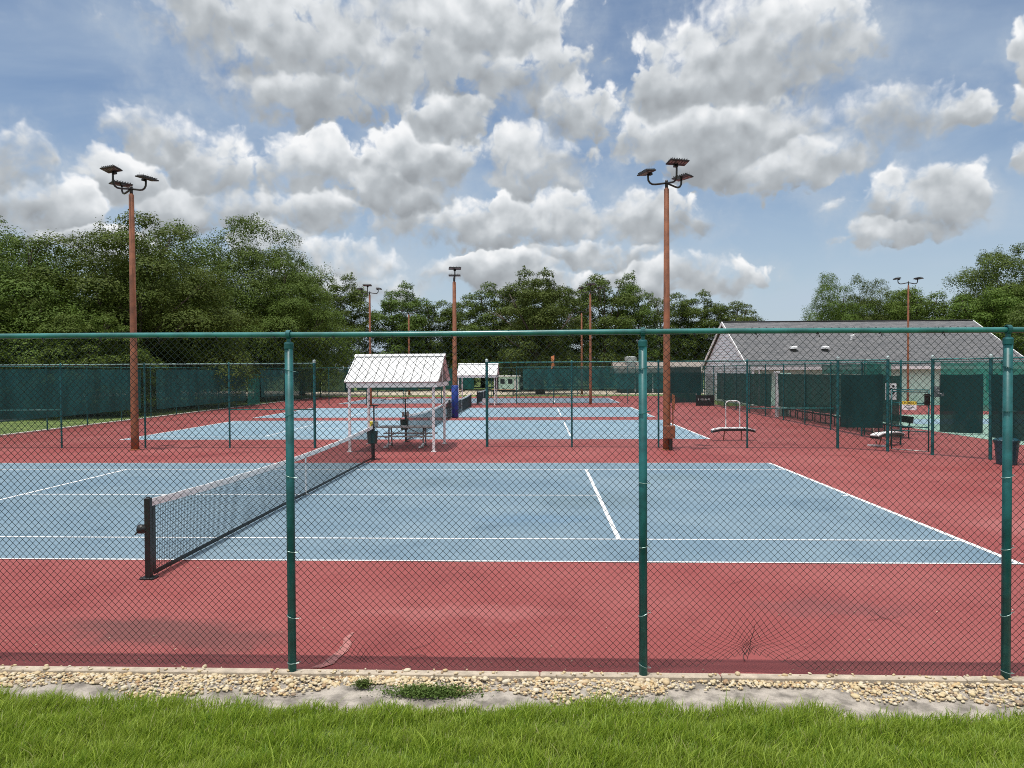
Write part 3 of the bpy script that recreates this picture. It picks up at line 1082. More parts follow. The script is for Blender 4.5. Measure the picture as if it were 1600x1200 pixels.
fence_run('far_fence', 'fence with green windscreens at the far end of the courts', [(-23.4, 76.2), (13.1, 76.2)], 3.02, 3.05, cell=0.16, wr=0.003,
          screens=[(0, 0.1, 3.6, 0.5, 2.95, m_scr), (0, 3.9, 10.5, 0.75, 2.95, m_scrr), (0, 10.6, 16.4, 0.8, 2.95, m_scrr), (0, 21.6, 36.3, 0.75, 2.95, m_scr)])
fence_run('cross_fence', 'distant low contrast fence between third and fourth court, left of the small shelter', [(-23.4, 58.3), (-8.0, 58.3)], 3.02, 3.05, cell=0.11, wr=0.0028)
fence_run('cross_fence', 'distant fence between third and fourth court, right of the small shelter', [(-1.9, 58.5), (13.05, 58.3)], 3.02, 3.05, cell=0.11, wr=0.0028,
          brace=[(0, 0, 6.1, 0.1)], screens=[(0, 12.1, 14.8, 0.1, 2.98, m_scrd)])
fence_run('side_fence', 'fence with dark green windscreens between courts and clubhouse', [(12.95, 26.4), (13.1, 58.0)], 2.98, 3.05, cell=0.10, wr=0.0026,
          screens=[(0, 0.2, 13.7, 0.72, 2.5, m_scrr), (0, 14.9, 27.7, 0.58, 2.5, m_scrr), (0, 1.6, 7.5, 2.52, 2.95, m_scrl), (0, 0.2, 14.0, 0.14, 0.70, m_scrt), (0, 14.9, 27.7, 0.12, 0.56, m_scrt), (0, 28.2, 31.3, 0.45, 2.42, m_scrt)])  # the low thin skirts are added sheets standing in for shade below the screens
fence_run('clubhouse_fence', 'short fence with thin green windscreens in front of the clubhouse', [(13.35, 30.2), (21.5, 30.0)], 3.02, 2.7, cell=0.11, wr=0.0026,
          screens=[(0, 0.05, 1.05, 0.9, 2.98, m_scrl), (0, 3.0, 8.1, 1.0, 2.98, m_scrl)])


def gate():
    a, b = Vector((11.52, 24.08, 0)), Vector((12.27, 23.24, 0))
    d = (b - a).normalized()
    root = thing('gate', 'closed green pipe gate with several crossbars beside yellow topped sign', 'gate')
    fr = MB()
    for q in (a, b):
        fr.tube([q + Vector((0, 0, 0.1)), q + Vector((0, 0, 2.05))], 0.024, 8)
    fr.build('gate_frame', m_post, root, smooth=True)
    for z in (0.1, 0.72, 0.86, 1.62, 1.98, 2.05):
        MB().tube([a + Vector((0, 0, z)), b + Vector((0, 0, z))], 0.018, 8).build('crossbar', m_post if z > 0.2 else m_alu, root, smooth=True)
    chain_mesh((a.x, a.y), (b.x, b.y), 0.1, 2.05, 0.075, 0.0024, 'chain_mesh', m_wire2, root)
    lt = MB()
    lt.box(b + Vector((-0.05, 0, 1.75)), (0.16, 0.05, 0.36))
    lt.tube([b + Vector((-0.14, -0.04, 1.86)), b + Vector((0.1, -0.04, 1.86))], 0.012, 6)
    lt.build('latch', m_dark, root)
    MB().tube([a + Vector((-0.05, 0, 2.9)), b + Vector((0.05, 0, 2.9))], 0.02, 8).build('overhead_rail', m_post, root, smooth=True)


gate()

# ------------------------------------------------------------------ nets


def make_net(y0):
    root = thing('tennis_net', 'nearest tennis net, black with white headband and crank post', 'tennis net', (NX, y0, 0))
    ya, yb = -0.914, 10.973 + 0.914
    L = yb - ya

    def top(t):
        return 0.925 + 0.125 * (2 * t - 1) ** 2
    for k, yy in enumerate((ya, yb)):
        p = MB().bevbox((0, yy, 0.535), (0.075, 0.075, 1.07), 0.006).build('net_post', m_black, root)
        MB().bevbox((0, yy, 0.012), (0.19, 0.15, 0.024), 0.005).build('base_plate', m_black, p)
        MB().tube([(0, yy, 1.07), (0, yy, 1.085)], [0.03, 0.022], 10).build('post_cap', m_black, p)
        s = -1 if k == 0 else 1
        w = MB()
        w.lathe([(0.02, -0.06), (0.062, -0.055), (0.062, 0.005), (0.045, 0.02), (0.045, 0.05), (0.02, 0.055)], (-0.07, yy + s * 0.01, 0.66), 14, Matrix.Rotation(math.pi / 2, 3, 'Y'))
        w.tube([(-0.12, yy, 0.66), (-0.13, yy + s * 0.05, 0.62), (-0.13, yy + s * 0.09, 0.60)], 0.009, 6)
        w.build('crank', m_black, p, smooth=True)
        st = MB()
        st.tube([(-0.052, yy, 0.2), (-0.052, yy, 1.05)], 0.004, 5)
        st.build('side_cable', m_alu, p)
    n0, n1 = ya + 0.13, yb - 0.13
    # cords of the net
    net = MB()
    cell = 0.044
    ny = int((n1 - n0) / cell)
    V, F = [], []
    r = 0.0027

    def strip(pts):
        # three sided cord
        k = len(V)
        for p in pts:
            for a in (0.5, 2.6, 4.7):
                V.append((p[0] + r * math.cos(a) * 1.0, p[1] + r * math.sin(a), p[2] + r * math.sin(a)))
        for i in range(len(pts) - 1):
            for j in range(3):
                q = (j + 1) % 3
                F.append((k + i * 3 + j, k + i * 3 + q, k + i * 3 + 3 + q, k + i * 3 + 3 + j))
    for i in range(ny + 1):
        y = n0 + i * cell
        t = (y - ya) / L
        V0 = len(V)
        for z in (0.06, top(t) - 0.05):
            for a in (0.5, 2.6, 4.7):
                V.append((r * math.cos(a), y + r * math.sin(a), z))
        for j in range(3):
            q = (j + 1) % 3
            F.append((V0 + j, V0 + q, V0 + 3 + q, V0 + 3 + j))
    rows = 21
    for k in range(rows):
        u = (k + 0.5) / rows
        strip([(0, n0 + (n1 - n0) * i / 24, 0.06 + (top((n0 + (n1 - n0) * i / 24 - ya) / L) - 0.11) * u) for i in range(25)])
    net.v, net.f = V, F
    net.build('net_cords', m_cord, root)
    # white headband
    hb = MB()
    ra, n = [], 40
    for i in range(n + 1):
        y = ya + 0.05 + (L - 0.1) * i / n
        t = (y - ya) / L
        z = top(t) + 0.004 * math.sin(y * 7)
        w = 0.011 + 0.002 * math.sin(y * 9)
        ra.append([(-w * 1.6, y, z - 0.095), (w * 1.6, y, z - 0.095), (w * 1.3, y, z - 0.035), (w * 0.8, y, z), (-w * 0.8, y, z), (-w * 1.3, y, z - 0.035)])
    hb.rings(ra)
    hb.build('headband', m_band, root, smooth=False)
    bt = MB()
    bt.box((0, (n0 + n1) / 2, 0.05), (0.012, n1 - n0 + 0.03, 0.055))
    bt.build('bottom_tape', m_black, root)
    for yy in (n0, n1):
        MB().box((0, yy, 0.53), (0.014, 0.07, 0.95)).build('side_tape', m_black, root)
    MB().box((0, 10.973 / 2, 0.46), (0.02, 0.05, 0.92)).build('center_strap', m_band, root)
    MB().bevbox((0, 10.973 / 2, 0.013), (0.08, 0.10, 0.018), 0.004).build('strap_anchor', m_alu, root)
    return root


net1 = make_net(COURTS[0])
for y0, lb in zip(COURTS[1:], ('tennis net of second court, seen through the white picnic shelter', 'tennis net of third court, behind the pole with blue pad', 'farthest tennis net, behind the small white shelter')):
    dup(net1, (NX, y0, 0), label=lb, group='tennis nets along one line')
net1['group'] = 'tennis nets along one line'

# ------------------------------------------------------------------ shelters


def make_shelter():
    root = thing('picnic_shelter', 'nearer white shelter with ribbed gable roof over a picnic table', 'shelter', (-5.0, 25.55, 0), group='white shelters at the net line')
    x0, x1 = -1.56, 1.62
    yf, yb, zr, ze = -1.62, 1.55, 3.27, 2.36
    # two slopes with raised ribs, each slope a part
    for s in (-1, 1):
        ye = yf if s < 0 else yb
        sl = MB()
        a = Vector((0, ye, ze)) - Vector((0, 0, zr))
        nrm = Vector((0, s * (zr - ze), abs(ye))).normalized()
        t = 0.022
        q = [Vector((x0, 0, zr)), Vector((x1, 0, zr)), Vector((x1, ye, ze)), Vector((x0, ye, ze))]
        top_ = [p + nrm * t for p in q]
        sl.add(q + top_, [(0, 1, 2, 3), (7, 6, 5, 4), (0, 4, 5, 1), (1, 5, 6, 2), (2, 6, 7, 3), (3, 7, 4, 0)])
        rib = MB()
        nrib = 10
        for i in range(nrib + 1):
            x = x0 + 0.02 + (x1 - x0 - 0.04) * i / nrib
            e0, e1 = Vector((x, 0, zr)) + nrm * (t + 0.011), Vector((x, ye, ze)) + nrm * (t + 0.011)
            d = (e1 - e0).normalized()
            Mr = Matrix((Vector((1, 0, 0)), d, Vector((1, 0, 0)).cross(d))).transposed()
            sl.box((e0 + e1) / 2, (0.03, (e1 - e0).length, 0.03), Mr)
            rib.box((e0 + e1) / 2 + Vector((0.026, 0, 0)) - nrm * 0.009, (0.018, (e1 - e0).length * 0.99, 0.008), Mr)  # dark strip along one side of each rib
        so = sl.build('roof_slope', m_roofw, root)
        rib.build('seam_strip', m_seam, so)
    rc = MB()
    for s in (-1, 1):
        n2 = Vector((0, s * 0.49, 0.87))
        e = Vector((0.03, s * 0.08, zr + 0.028))
        rc.box(e, (x1 - x0 + 0.06, 0.17, 0.012), Matrix.Rotation(-s * 0.52, 3, 'X'))
    rc.build('ridge_cap', m_roofw, root)
    for yy in (yf + 0.08, yb - 0.08):
        MB().box(((x0 + x1) / 2, yy, ze - 0.10), (x1 - x0 - 0.12, 0.05, 0.15)).build('fascia', m_white, root)
    for xx in (x0 + 0.12, x1 - 0.12):
        MB().box((xx, (yf + yb) / 2, ze - 0.10), (0.05, yb - yf - 0.22, 0.15)).build('tie_beam', m_white, root)
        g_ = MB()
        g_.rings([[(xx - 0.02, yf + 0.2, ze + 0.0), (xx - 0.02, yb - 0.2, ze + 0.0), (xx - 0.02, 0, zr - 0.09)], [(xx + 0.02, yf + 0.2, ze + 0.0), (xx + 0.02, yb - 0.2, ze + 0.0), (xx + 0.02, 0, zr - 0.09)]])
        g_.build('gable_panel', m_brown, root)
        MB().box((xx + (0.035 if xx > 0 else -0.035), 0, (ze + zr) / 2 - 0.05), (0.03, 0.05, zr - ze - 0.1)).build('gable_strut', m_white, root)
    for px, py in ((-1.45, -1.37), (1.41, -1.37), (-1.45, 1.36), (1.41, 1.36)):
        p = MB().bevbox((px, py, 1.11), (0.085, 0.085, 2.22), 0.006).build('post', m_white, root)
        MB().box((px, py, 0.01), (0.16, 0.16, 0.02)).build('base_plate', m_white, p)
    return root


sh1 = make_shelter()
sh2 = dup(sh1, (-4.98, 58.1, 0), label='farther small white shelter with ribbed roof right of the blue pad')


def make_table():
    root = thing('picnic_table', 'grey metal picnic table with attached benches under the nearer shelter', 'picnic table', (-4.78, 25.75, 0))
    MB().bevbox((0, 0, 0.73), (2.0, 0.74, 0.045), 0.008).build('tabletop', m_alu, root)
    for s in (-1, 1):
        MB().bevbox((0, s * 0.68, 0.44), (2.0, 0.25, 0.035), 0.006).build('bench_seat', m_alu, root)
    for x in (-0.62, 0.62):
        fr = MB()
        fr.tube([(x, 0.18, 0.70), (x, 0.3, 0.05), (x, 0.42, 0.03)], 0.028, 8)
        fr.tube([(x, -0.18, 0.70), (x, -0.3, 0.05), (x, -0.42, 0.03)], 0.028, 8)
        fr.tube([(x, -0.76, 0.41), (x, 0.76, 0.41)], 0.024, 8)
        fr.build('leg_frame', m_alu, root, smooth=True)
        for s in (-1, 1):
            MB().tube([(x, s * 0.27, 0.16), (x - 0.05, s * 0.4, 0.05), (x - 0.11, s * 0.52, 0.035)], 0.034, 8).build('foot', m_white, root, smooth=True)
    br = MB()
    br.tube([(-0.62, 0, 0.4), (0, 0, 0.70)], 0.014, 6)
    br.tube([(0.62, 0, 0.4), (0, 0, 0.70)], 0.014, 6)
    br.build('brace', m_alu, root)


make_table()


def make_bin_post(label, loc, long_bar, yellow):
    root = thing('bin_post', label, 'bin post', loc)
    MB().tube([(0, 0, 0), (0, 0, 1.66)], 0.024, 8).build('pole', m_black, root)
    MB().box((0, 0, 1.665), (0.28, 0.04, 0.03)).build('top_bar', m_black, root)
    if long_bar:
        b = MB()
        b.tube([(-0.95, -0.02, 1.60), (-0.8, -0.02, 1.645), (0.15, -0.02, 1.66)], 0.014, 6)
        b.build('hanging_rod', m_black, root)
        MB().tube([(-0.72, -0.025, 1.65), (-0.38, -0.025, 1.655)], 0.024, 8).build('rod_sleeve', m_white, root)
    for s in (-1, 1):
        c = MB()
        c.lathe([(0.045, 0), (0.05, 0.02), (0.055, 0.16), (0.05, 0.17)], (s * 0.085, 0, 1.0), 10)
        c.build('cup', m_yel if (yellow and s < 0) else m_alu, root)
        MB().tube([(s * 0.09, 0, 1.17), (s * 0.095, 0, 1.64)], 0.007, 5).build('hanger', m_alu, root)
    MB().box((0, 0, 0.99), (0.26, 0.08, 0.02)).build('cup_shelf', m_black, root)
    b = MB()
    b.lathe([(0.13, 0.50), (0.145, 0.52), (0.168, 0.86), (0.178, 0.87), (0.178, 0.885), (0.155, 0.885), (0.14, 0.56), (0.05, 0.54)], (0.0, -0.22, 0), 18)
    b.build('bin', m_bin, root)
    br = MB()
    br.box((0, -0.05, 0.86), (0.05, 0.1, 0.03))
    br.build('bracket', m_black, root)


make_bin_post('dark pole with hanging green waste bin and yellow cup at far end of nearest net', (-5.17, 22.24, 0), False, True)
make_bin_post('dark pole with hanging waste bin and a long rod on top, behind the picnic table', (-5.17, 27.5, 0), True, False)

# ------------------------------------------------------------------ light poles


def flood(root, az, tilt, hz, arm_len=0.7, up=0.0):
    """one arm with its flood light"""
    d = Vector((math.cos(az), math.sin(az), 0))
    pts = [Vector((0, 0, hz - 0.06)) + d * s + Vector((0, 0, z)) for s, z in ((0, 0.02), (0.2, -0.015), (0.42, -0.055), (0.54, -0.06), (0.63, -0.02), (0.69, 0.06), (0.70, 0.16 + up * 0.5), (0.70, 0.27 + up))]
    arm = MB().tube(pts, 0.034, 8).build('arm', m_dark, root, smooth=True)
    c = Vector((0, 0, hz + 0.25 + up)) + d * (arm_len + 0.06)
    Mr = Matrix.Rotation(az, 3, 'Z') @ Matrix.Rotation(tilt, 3, 'Y')
    h = MB()
    h.bevbox(c, (0.36, 0.70, 0.045), 0.01, Mr)
    for k in range(7):
        off = Mr @ Vector((0.0, -0.27 + 0.09 * k, 0.05))
        h.box(c + off, (0.34, 0.012, 0.03), Mr)
    off = Mr @ Vector((-0.14, 0, -0.06))
    h.box(c + off, (0.1, 0.14, 0.06), Mr)
    head = h.build('floodlight', m_dark, arm)
    ls = MB()
    for k in range(6):
        off = Mr @ Vector((0.05, -0.275 + 0.11 * k, -0.026))
        ls.box(c + off, (0.15, 0.08, 0.008), Mr)
    ls.build('lens', m_lens, arm)
    sp = MB()
    sp.tube([c + Mr @ Vector((0, -0.33, 0.04)), c + Mr @ Vector((0, 0.33, 0.04))], 0.006, 4)
    for k in range(9):
        off = Mr @ Vector((0, -0.32 + 0.08 * k, 0.035))
        p = c + off
        sp.tube([p, p + Vector((0.01 * (-1) ** k, 0.01, 0.11))], 0.0035, 3)
    sp.build('bird_spikes', m_alu, arm)


def make_pole(label, loc, hz, azs, r0=0.135, r1=0.085, box=None, pad=False, stub=True):
    root = thing('light_pole', label, 'light pole', loc, group='rust brown court light poles')
    MB().lathe([(r0, 0), (r0 * 0.97, 0.5), (r1, hz - 0.25), (r1 * 0.55, hz - 0.2), (r1 * 0.5, hz + 0.03), (r1 * 0.3, hz + 0.05)], (0, 0, 0), 16).build('pole', m_rust, root, smooth=True)
    MB().lathe([(r1 * 0.62, hz - 0.2), (r1 * 0.62, hz + 0.02), (r1 * 0.45, hz + 0.06)], (0, 0, 0), 12).build('collar', m_dark, root, smooth=True)
    for az in azs:
        flood(root, R_(az), R_(-13 if -120 < az < -60 else 6), hz, up=(0.2 if -120 < az < -75 or az == -72 else 0))
    if box:
        bx = MB()
        bx.bevbox((0.06, -0.2, 0.62), (0.36, 0.16, 0.44), 0.015)
        bx.build('junction_box', m_rust, root)
        cd = MB()
        cd.tube([(0.18, -0.14, 0.84), (0.18, -0.12, 1.9)], 0.022, 8)
        cd.box((0.2, -0.13, 1.62), (0.09, 0.1, 0.5))
        cd.build('conduit', m_rust, root)
        MB().tube([(0.1, -0.2, 0.4), (0.1, -0.2, 0.02)], 0.06, 8).build('box_leg', m_dark, root)
    if pad:
        p = MB()
        p.lathe([(r0 + 0.01, 0.02), (r0 + 0.055, 0.05), (r0 + 0.055, 1.86), (r0 + 0.01, 1.9)], (0, 0, 0), 18)
        p.build('safety_pad', m_bpad, root, smooth=True)
    else:
        MB().lathe([(r0 * 1.5, 0), (r0 * 1.5, 0.02), (r0 * 1.05, 0.03)], (0, 0, 0), 12).build('base_plate', m_rust, root)
    return root


make_pole('tall rust brown light pole with three floodlights at the left, before the oaks', (-14.28, 24.85, 0), 9.2, (-20, 145, -112), box=False)
make_pole('tall rust brown light pole with three floodlights and junction box, right of centre', (4.32, 24.75, 0), 9.1, (35, 200, -72), box=True)
make_pole('slim rust brown light pole with blue safety pad at its foot', (-4.93, 41.66, 0), 8.1, (-80, 95), r0=0.15, r1=0.1, pad=True)
make_pole('light pole with U bracket seen over the left end of the nearer shelter roof', (-13.65, 57.6, 0), 9.1, (0, 180, -90), r0=0.115, r1=0.075)
make_pole('distant light pole right of centre at the corner of the farthest court', (4.05, 57.9, 0), 9.05, (10, 185, -90), r0=0.115, r1=0.075)
make_pole('most distant left light pole, half lost among trees behind the nearer shelter', (-14.95, 82.0, 0), 9.4, (0, 180))
make_pole('most distant thin light pole just left of its nearer twin, against dark trees', (4.75, 82.0, 0), 9.4, (0, 180))
make_pole('light pole standing in front of the grey clubhouse roof', (26.5, 53.0, 0), 8.95, (8, 172), r0=0.085, r1=0.055)

# ------------------------------------------------------------------ benches, signs, cans


def make_bench(label, loc, rz, hoop):
    root = thing('bench', label, 'bench', loc, rz)
    s = MB()
    prof = []
    n = 14
    for i in range(n + 1):
        x = -0.82 + 1.64 * i / n
        e = abs(x) / 0.82
        z = 0.46 - 0.07 * max(0, (e - 0.55) / 0.45) ** 1.5
        prof.append([(x, -0.16, z), (x, 0.16, z), (x, 0.16, z + 0.035), (x, -0.16, z + 0.035)])
    s.rings(prof)
    s.build('seat', m_white, root)
    u = MB()
    u.rings([[(p[0][0] * 0.99, -0.15, p[0][2] - 0.085), (p[0][0] * 0.99, 0.15, p[0][2] - 0.085), (p[0][0] * 0.99, 0.15, p[0][2] - 0.002), (p[0][0] * 0.99, -0.15, p[0][2] - 0.002)] for p in prof])
    u.build('seat_underside', m_black, root)
    for x in (-0.33, 0.33):
        MB().tube([(x, 0, 0.41), (x * 1.0, 0.06, 0.2), (x * 1.05, 0.1, 0.0)], 0.02, 7).build('leg', m_rust, root)
    if hoop:
        h = MB()
        pts = [(-0.27, 0.05, 0.48), (-0.27, 0.05, 1.38)] + [(-0.27 + 0.14 - 0.14 * math.cos(a), 0.05, 1.38 + 0.14 * math.sin(a)) for a in (0.4, 0.8, 1.2, 1.57)]
        pts += [(0.27 - 0.14 + 0.14 * math.sin(a), 0.05, 1.38 + 0.14 * math.cos(a)) for a in (0, 0.4, 0.8, 1.2)] + [(0.27, 0.05, 1.38), (0.27, 0.05, 0.48)]
        h.tube(pts, 0.021, 8)
        h.build('hoop', m_white, root, smooth=True)
    return root


make_bench('white bench with a tall pipe hoop standing behind the middle fence', (7.42, 28.0, 0), 0.03, True)
make_bench('white bench without hoop by the gate, partly hidden by the gate post', (12.25, 25.9, 0), R_(35), False)

sq = thing('squeegee', 'wooden handled squeegee with white head leaning on the middle fence', 'squeegee', (11.82, 25.75, 0), R_(-20))
MB().box((0, 0, 0.035), (0.6, 0.05, 0.06)).build('head', m_white, sq)
MB().tube([(0, 0, 0.06), (-0.32, -0.12, 1.55)], 0.014, 6).build('handle', m_wood, sq)


def can(label, loc):
    root = thing('trash_can', label, 'trash can', loc)
    b = MB()
    b.lathe([(0.24, 0), (0.25, 0.02), (0.30, 0.62), (0.32, 0.63), (0.32, 0.66), (0.29, 0.66), (0.27, 0.3), (0.1, 0.25)], n=20)
    b.build('body', m_can, root, smooth=False)
    MB().lathe([(0.325, 0.66), (0.33, 0.69), (0.30, 0.72), (0.2, 0.75), (0.02, 0.76)], n=20).build('lid', m_can, root)


can('dark blue trash can behind the right hand post of the near fence', (13.2, 20.9, 0))

# PLEASE sign on the gate
Mg = Matrix.Rotation(math.atan2(-0.84, 0.75), 4, 'Z')


def on_gate(t, z, off=-0.05):
    a, b = Vector((11.52, 24.08, 0)), Vector((12.27, 23.24, 0))
    p = a.lerp(b, t)
    nrm = Vector((-0.75, -0.66, 0)).normalized()
    return Vector((p.x, p.y, z)) + nrm * -off * 1.0


sg = thing('warning_sign', 'small sign with yellow top reading PLEASE and white lower half on the gate', 'sign', on_gate(0.5, 1.54, -0.05))
sg.rotation_euler = (0, 0, math.atan2(-0.84, 0.75))
MB().box((0, 0, -0.055), (0.44, 0.012, 0.17)).build('lower_panel', m_white, sg)
MB().box((0, 0, 0.085), (0.44, 0.012, 0.11)).build('upper_panel', m_yel, sg)
FL = Matrix.Rotation(math.pi / 2, 4, 'X')
text_mesh('PLEASE', 0.10, m_black, 'lettering', sg, Matrix.Translation((0, -0.009, 0.085)) @ FL)
for k, (w, z) in enumerate(((0.10, 0.0), (0.26, -0.05), (0.14, -0.10))):
    t = MB()
    x = -w / 2
    while x < w / 2:
        l = random.uniform(0.02, 0.05)
        t.box((x + l / 2, -0.008, z), (l, 0.003, 0.022))
        x += l + 0.012
    t.build('text_line', m_black, sg)

ws = thing('notice_sign', 'white notice with black drawing hung left of the gate', 'sign', (11.62, 24.35, 1.97))
ws.rotation_euler = (0, 0, R_(-40))
MB().box((0, 0, 0), (0.34, 0.012, 0.54)).build('panel', m_white, ws)
dr = MB()
for (x, z, w, h, a) in ((-0.06, 0.17, 0.09, 0.05, 0.1), (0.08, 0.18, 0.07, 0.07, -0.2), (-0.02, 0.08, 0.16, 0.05, -0.4), (0.06, 0.02, 0.16, 0.045, 0.8), (-0.09, -0.0, 0.05, 0.10, 0.2), (-0.03, -0.07, 0.18, 0.04, 0.5), (0.05, -0.08, 0.14, 0.035, -0.7)):
    dr.box((x, -0.008, z), (w, 0.003, h), Matrix.Rotation(a, 3, 'Y'))
dr.build('drawing', m_black, ws)
gs = thing('notice_sign', 'faded grey notice on the dark screen right of the gate', 'sign', (12.43, 22.96, 2.0))
gs.rotation_euler = (0, 0, math.atan2(-1.15, 1.08))
MB().box((0, 0, 0), (0.28, 0.01, 0.34)).build('panel', M('dark_notice', (0.06, 0.085, 0.085), 0.6), gs)
dr = MB()
for (x, z, w, h, a) in ((-0.08, 0.1, 0.02, 0.16, 0), (0.0, 0.12, 0.16, 0.02, 0.1), (0.03, 0.06, 0.14, 0.02, -0.5), (0.08, 0.09, 0.05, 0.04, 0), (-0.01, 0.05, 0.06, 0.02, 0.6), (0.03, -0.05, 0.10, 0.03, 0.3)):
    dr.box((x, -0.007, z), (w, 0.003, h), Matrix.Rotation(a, 3, 'Y'))
dr.build('drawing', M('grey_print', (0.30, 0.34, 0.34), 0.6), gs)

bs = thing('banner_board', 'black board with white lettering at the foot of the clubhouse side fence', 'banner', (12.35, 54.5, 0.0))
MB().box((0, 0, 0.42), (1.35, 0.04, 0.80)).build('board', m_black, bs)
lt = MB()
x = -0.50
for w in (0.07, 0, 0.06, 0.06, 0.07, 0.06, 0.07, 0.06, 0.06):
    if w:
        lt.box((x, -0.024, 0.50), (w * 0.42, 0.004, 0.13))
        lt.box((x + w * 0.35, -0.024, 0.50 + random.choice((-0.05, 0, 0.05))), (w * 0.6, 0.004, 0.03))
    x += 0.105
lt.build('lettering', m_white, bs)
for x in (-0.64, 0.75):
    MB().tube([(x, 0.03, 0), (x, 0.03, 0.95)], 0.03, 6).build('post', m_alu, bs)

# a row of dark benches behind the clubhouse side fence
db = thing('walkway_bench', 'first dark bench behind the clubhouse side fence, nearest the gate', 'bench', (14.3, 29.5, 0), R_(90), group='dark benches behind the side fence')
MB().box((0, 0, 0.44), (1.8, 0.34, 0.05)).build('seat', m_black, db)
MB().box((0, -0.2, 0.72), (1.8, 0.04, 0.26), Matrix.Rotation(0.2, 3, 'X')).build('backrest', m_black, db)
for x in (-0.7, 0.7):
    MB().tube([(x, -0.14, 0), (x, -0.14, 0.46), (x, -0.2, 0.66)], 0.025, 6).build('leg', m_bin, db)
    MB().tube([(x, 0.14, 0), (x, 0.14, 0.42)], 0.025, 6).build('leg', m_bin, db)
for k, w in enumerate(('second', 'third', 'fourth', 'fifth', 'sixth')):
    dup(db, (14.3, 29.5 + 2.5 * (k + 1), 0), R_(90), f'{w} dark bench from the gate behind the clubhouse side fence')

# ------------------------------------------------------------------ clubhouse and far buildings


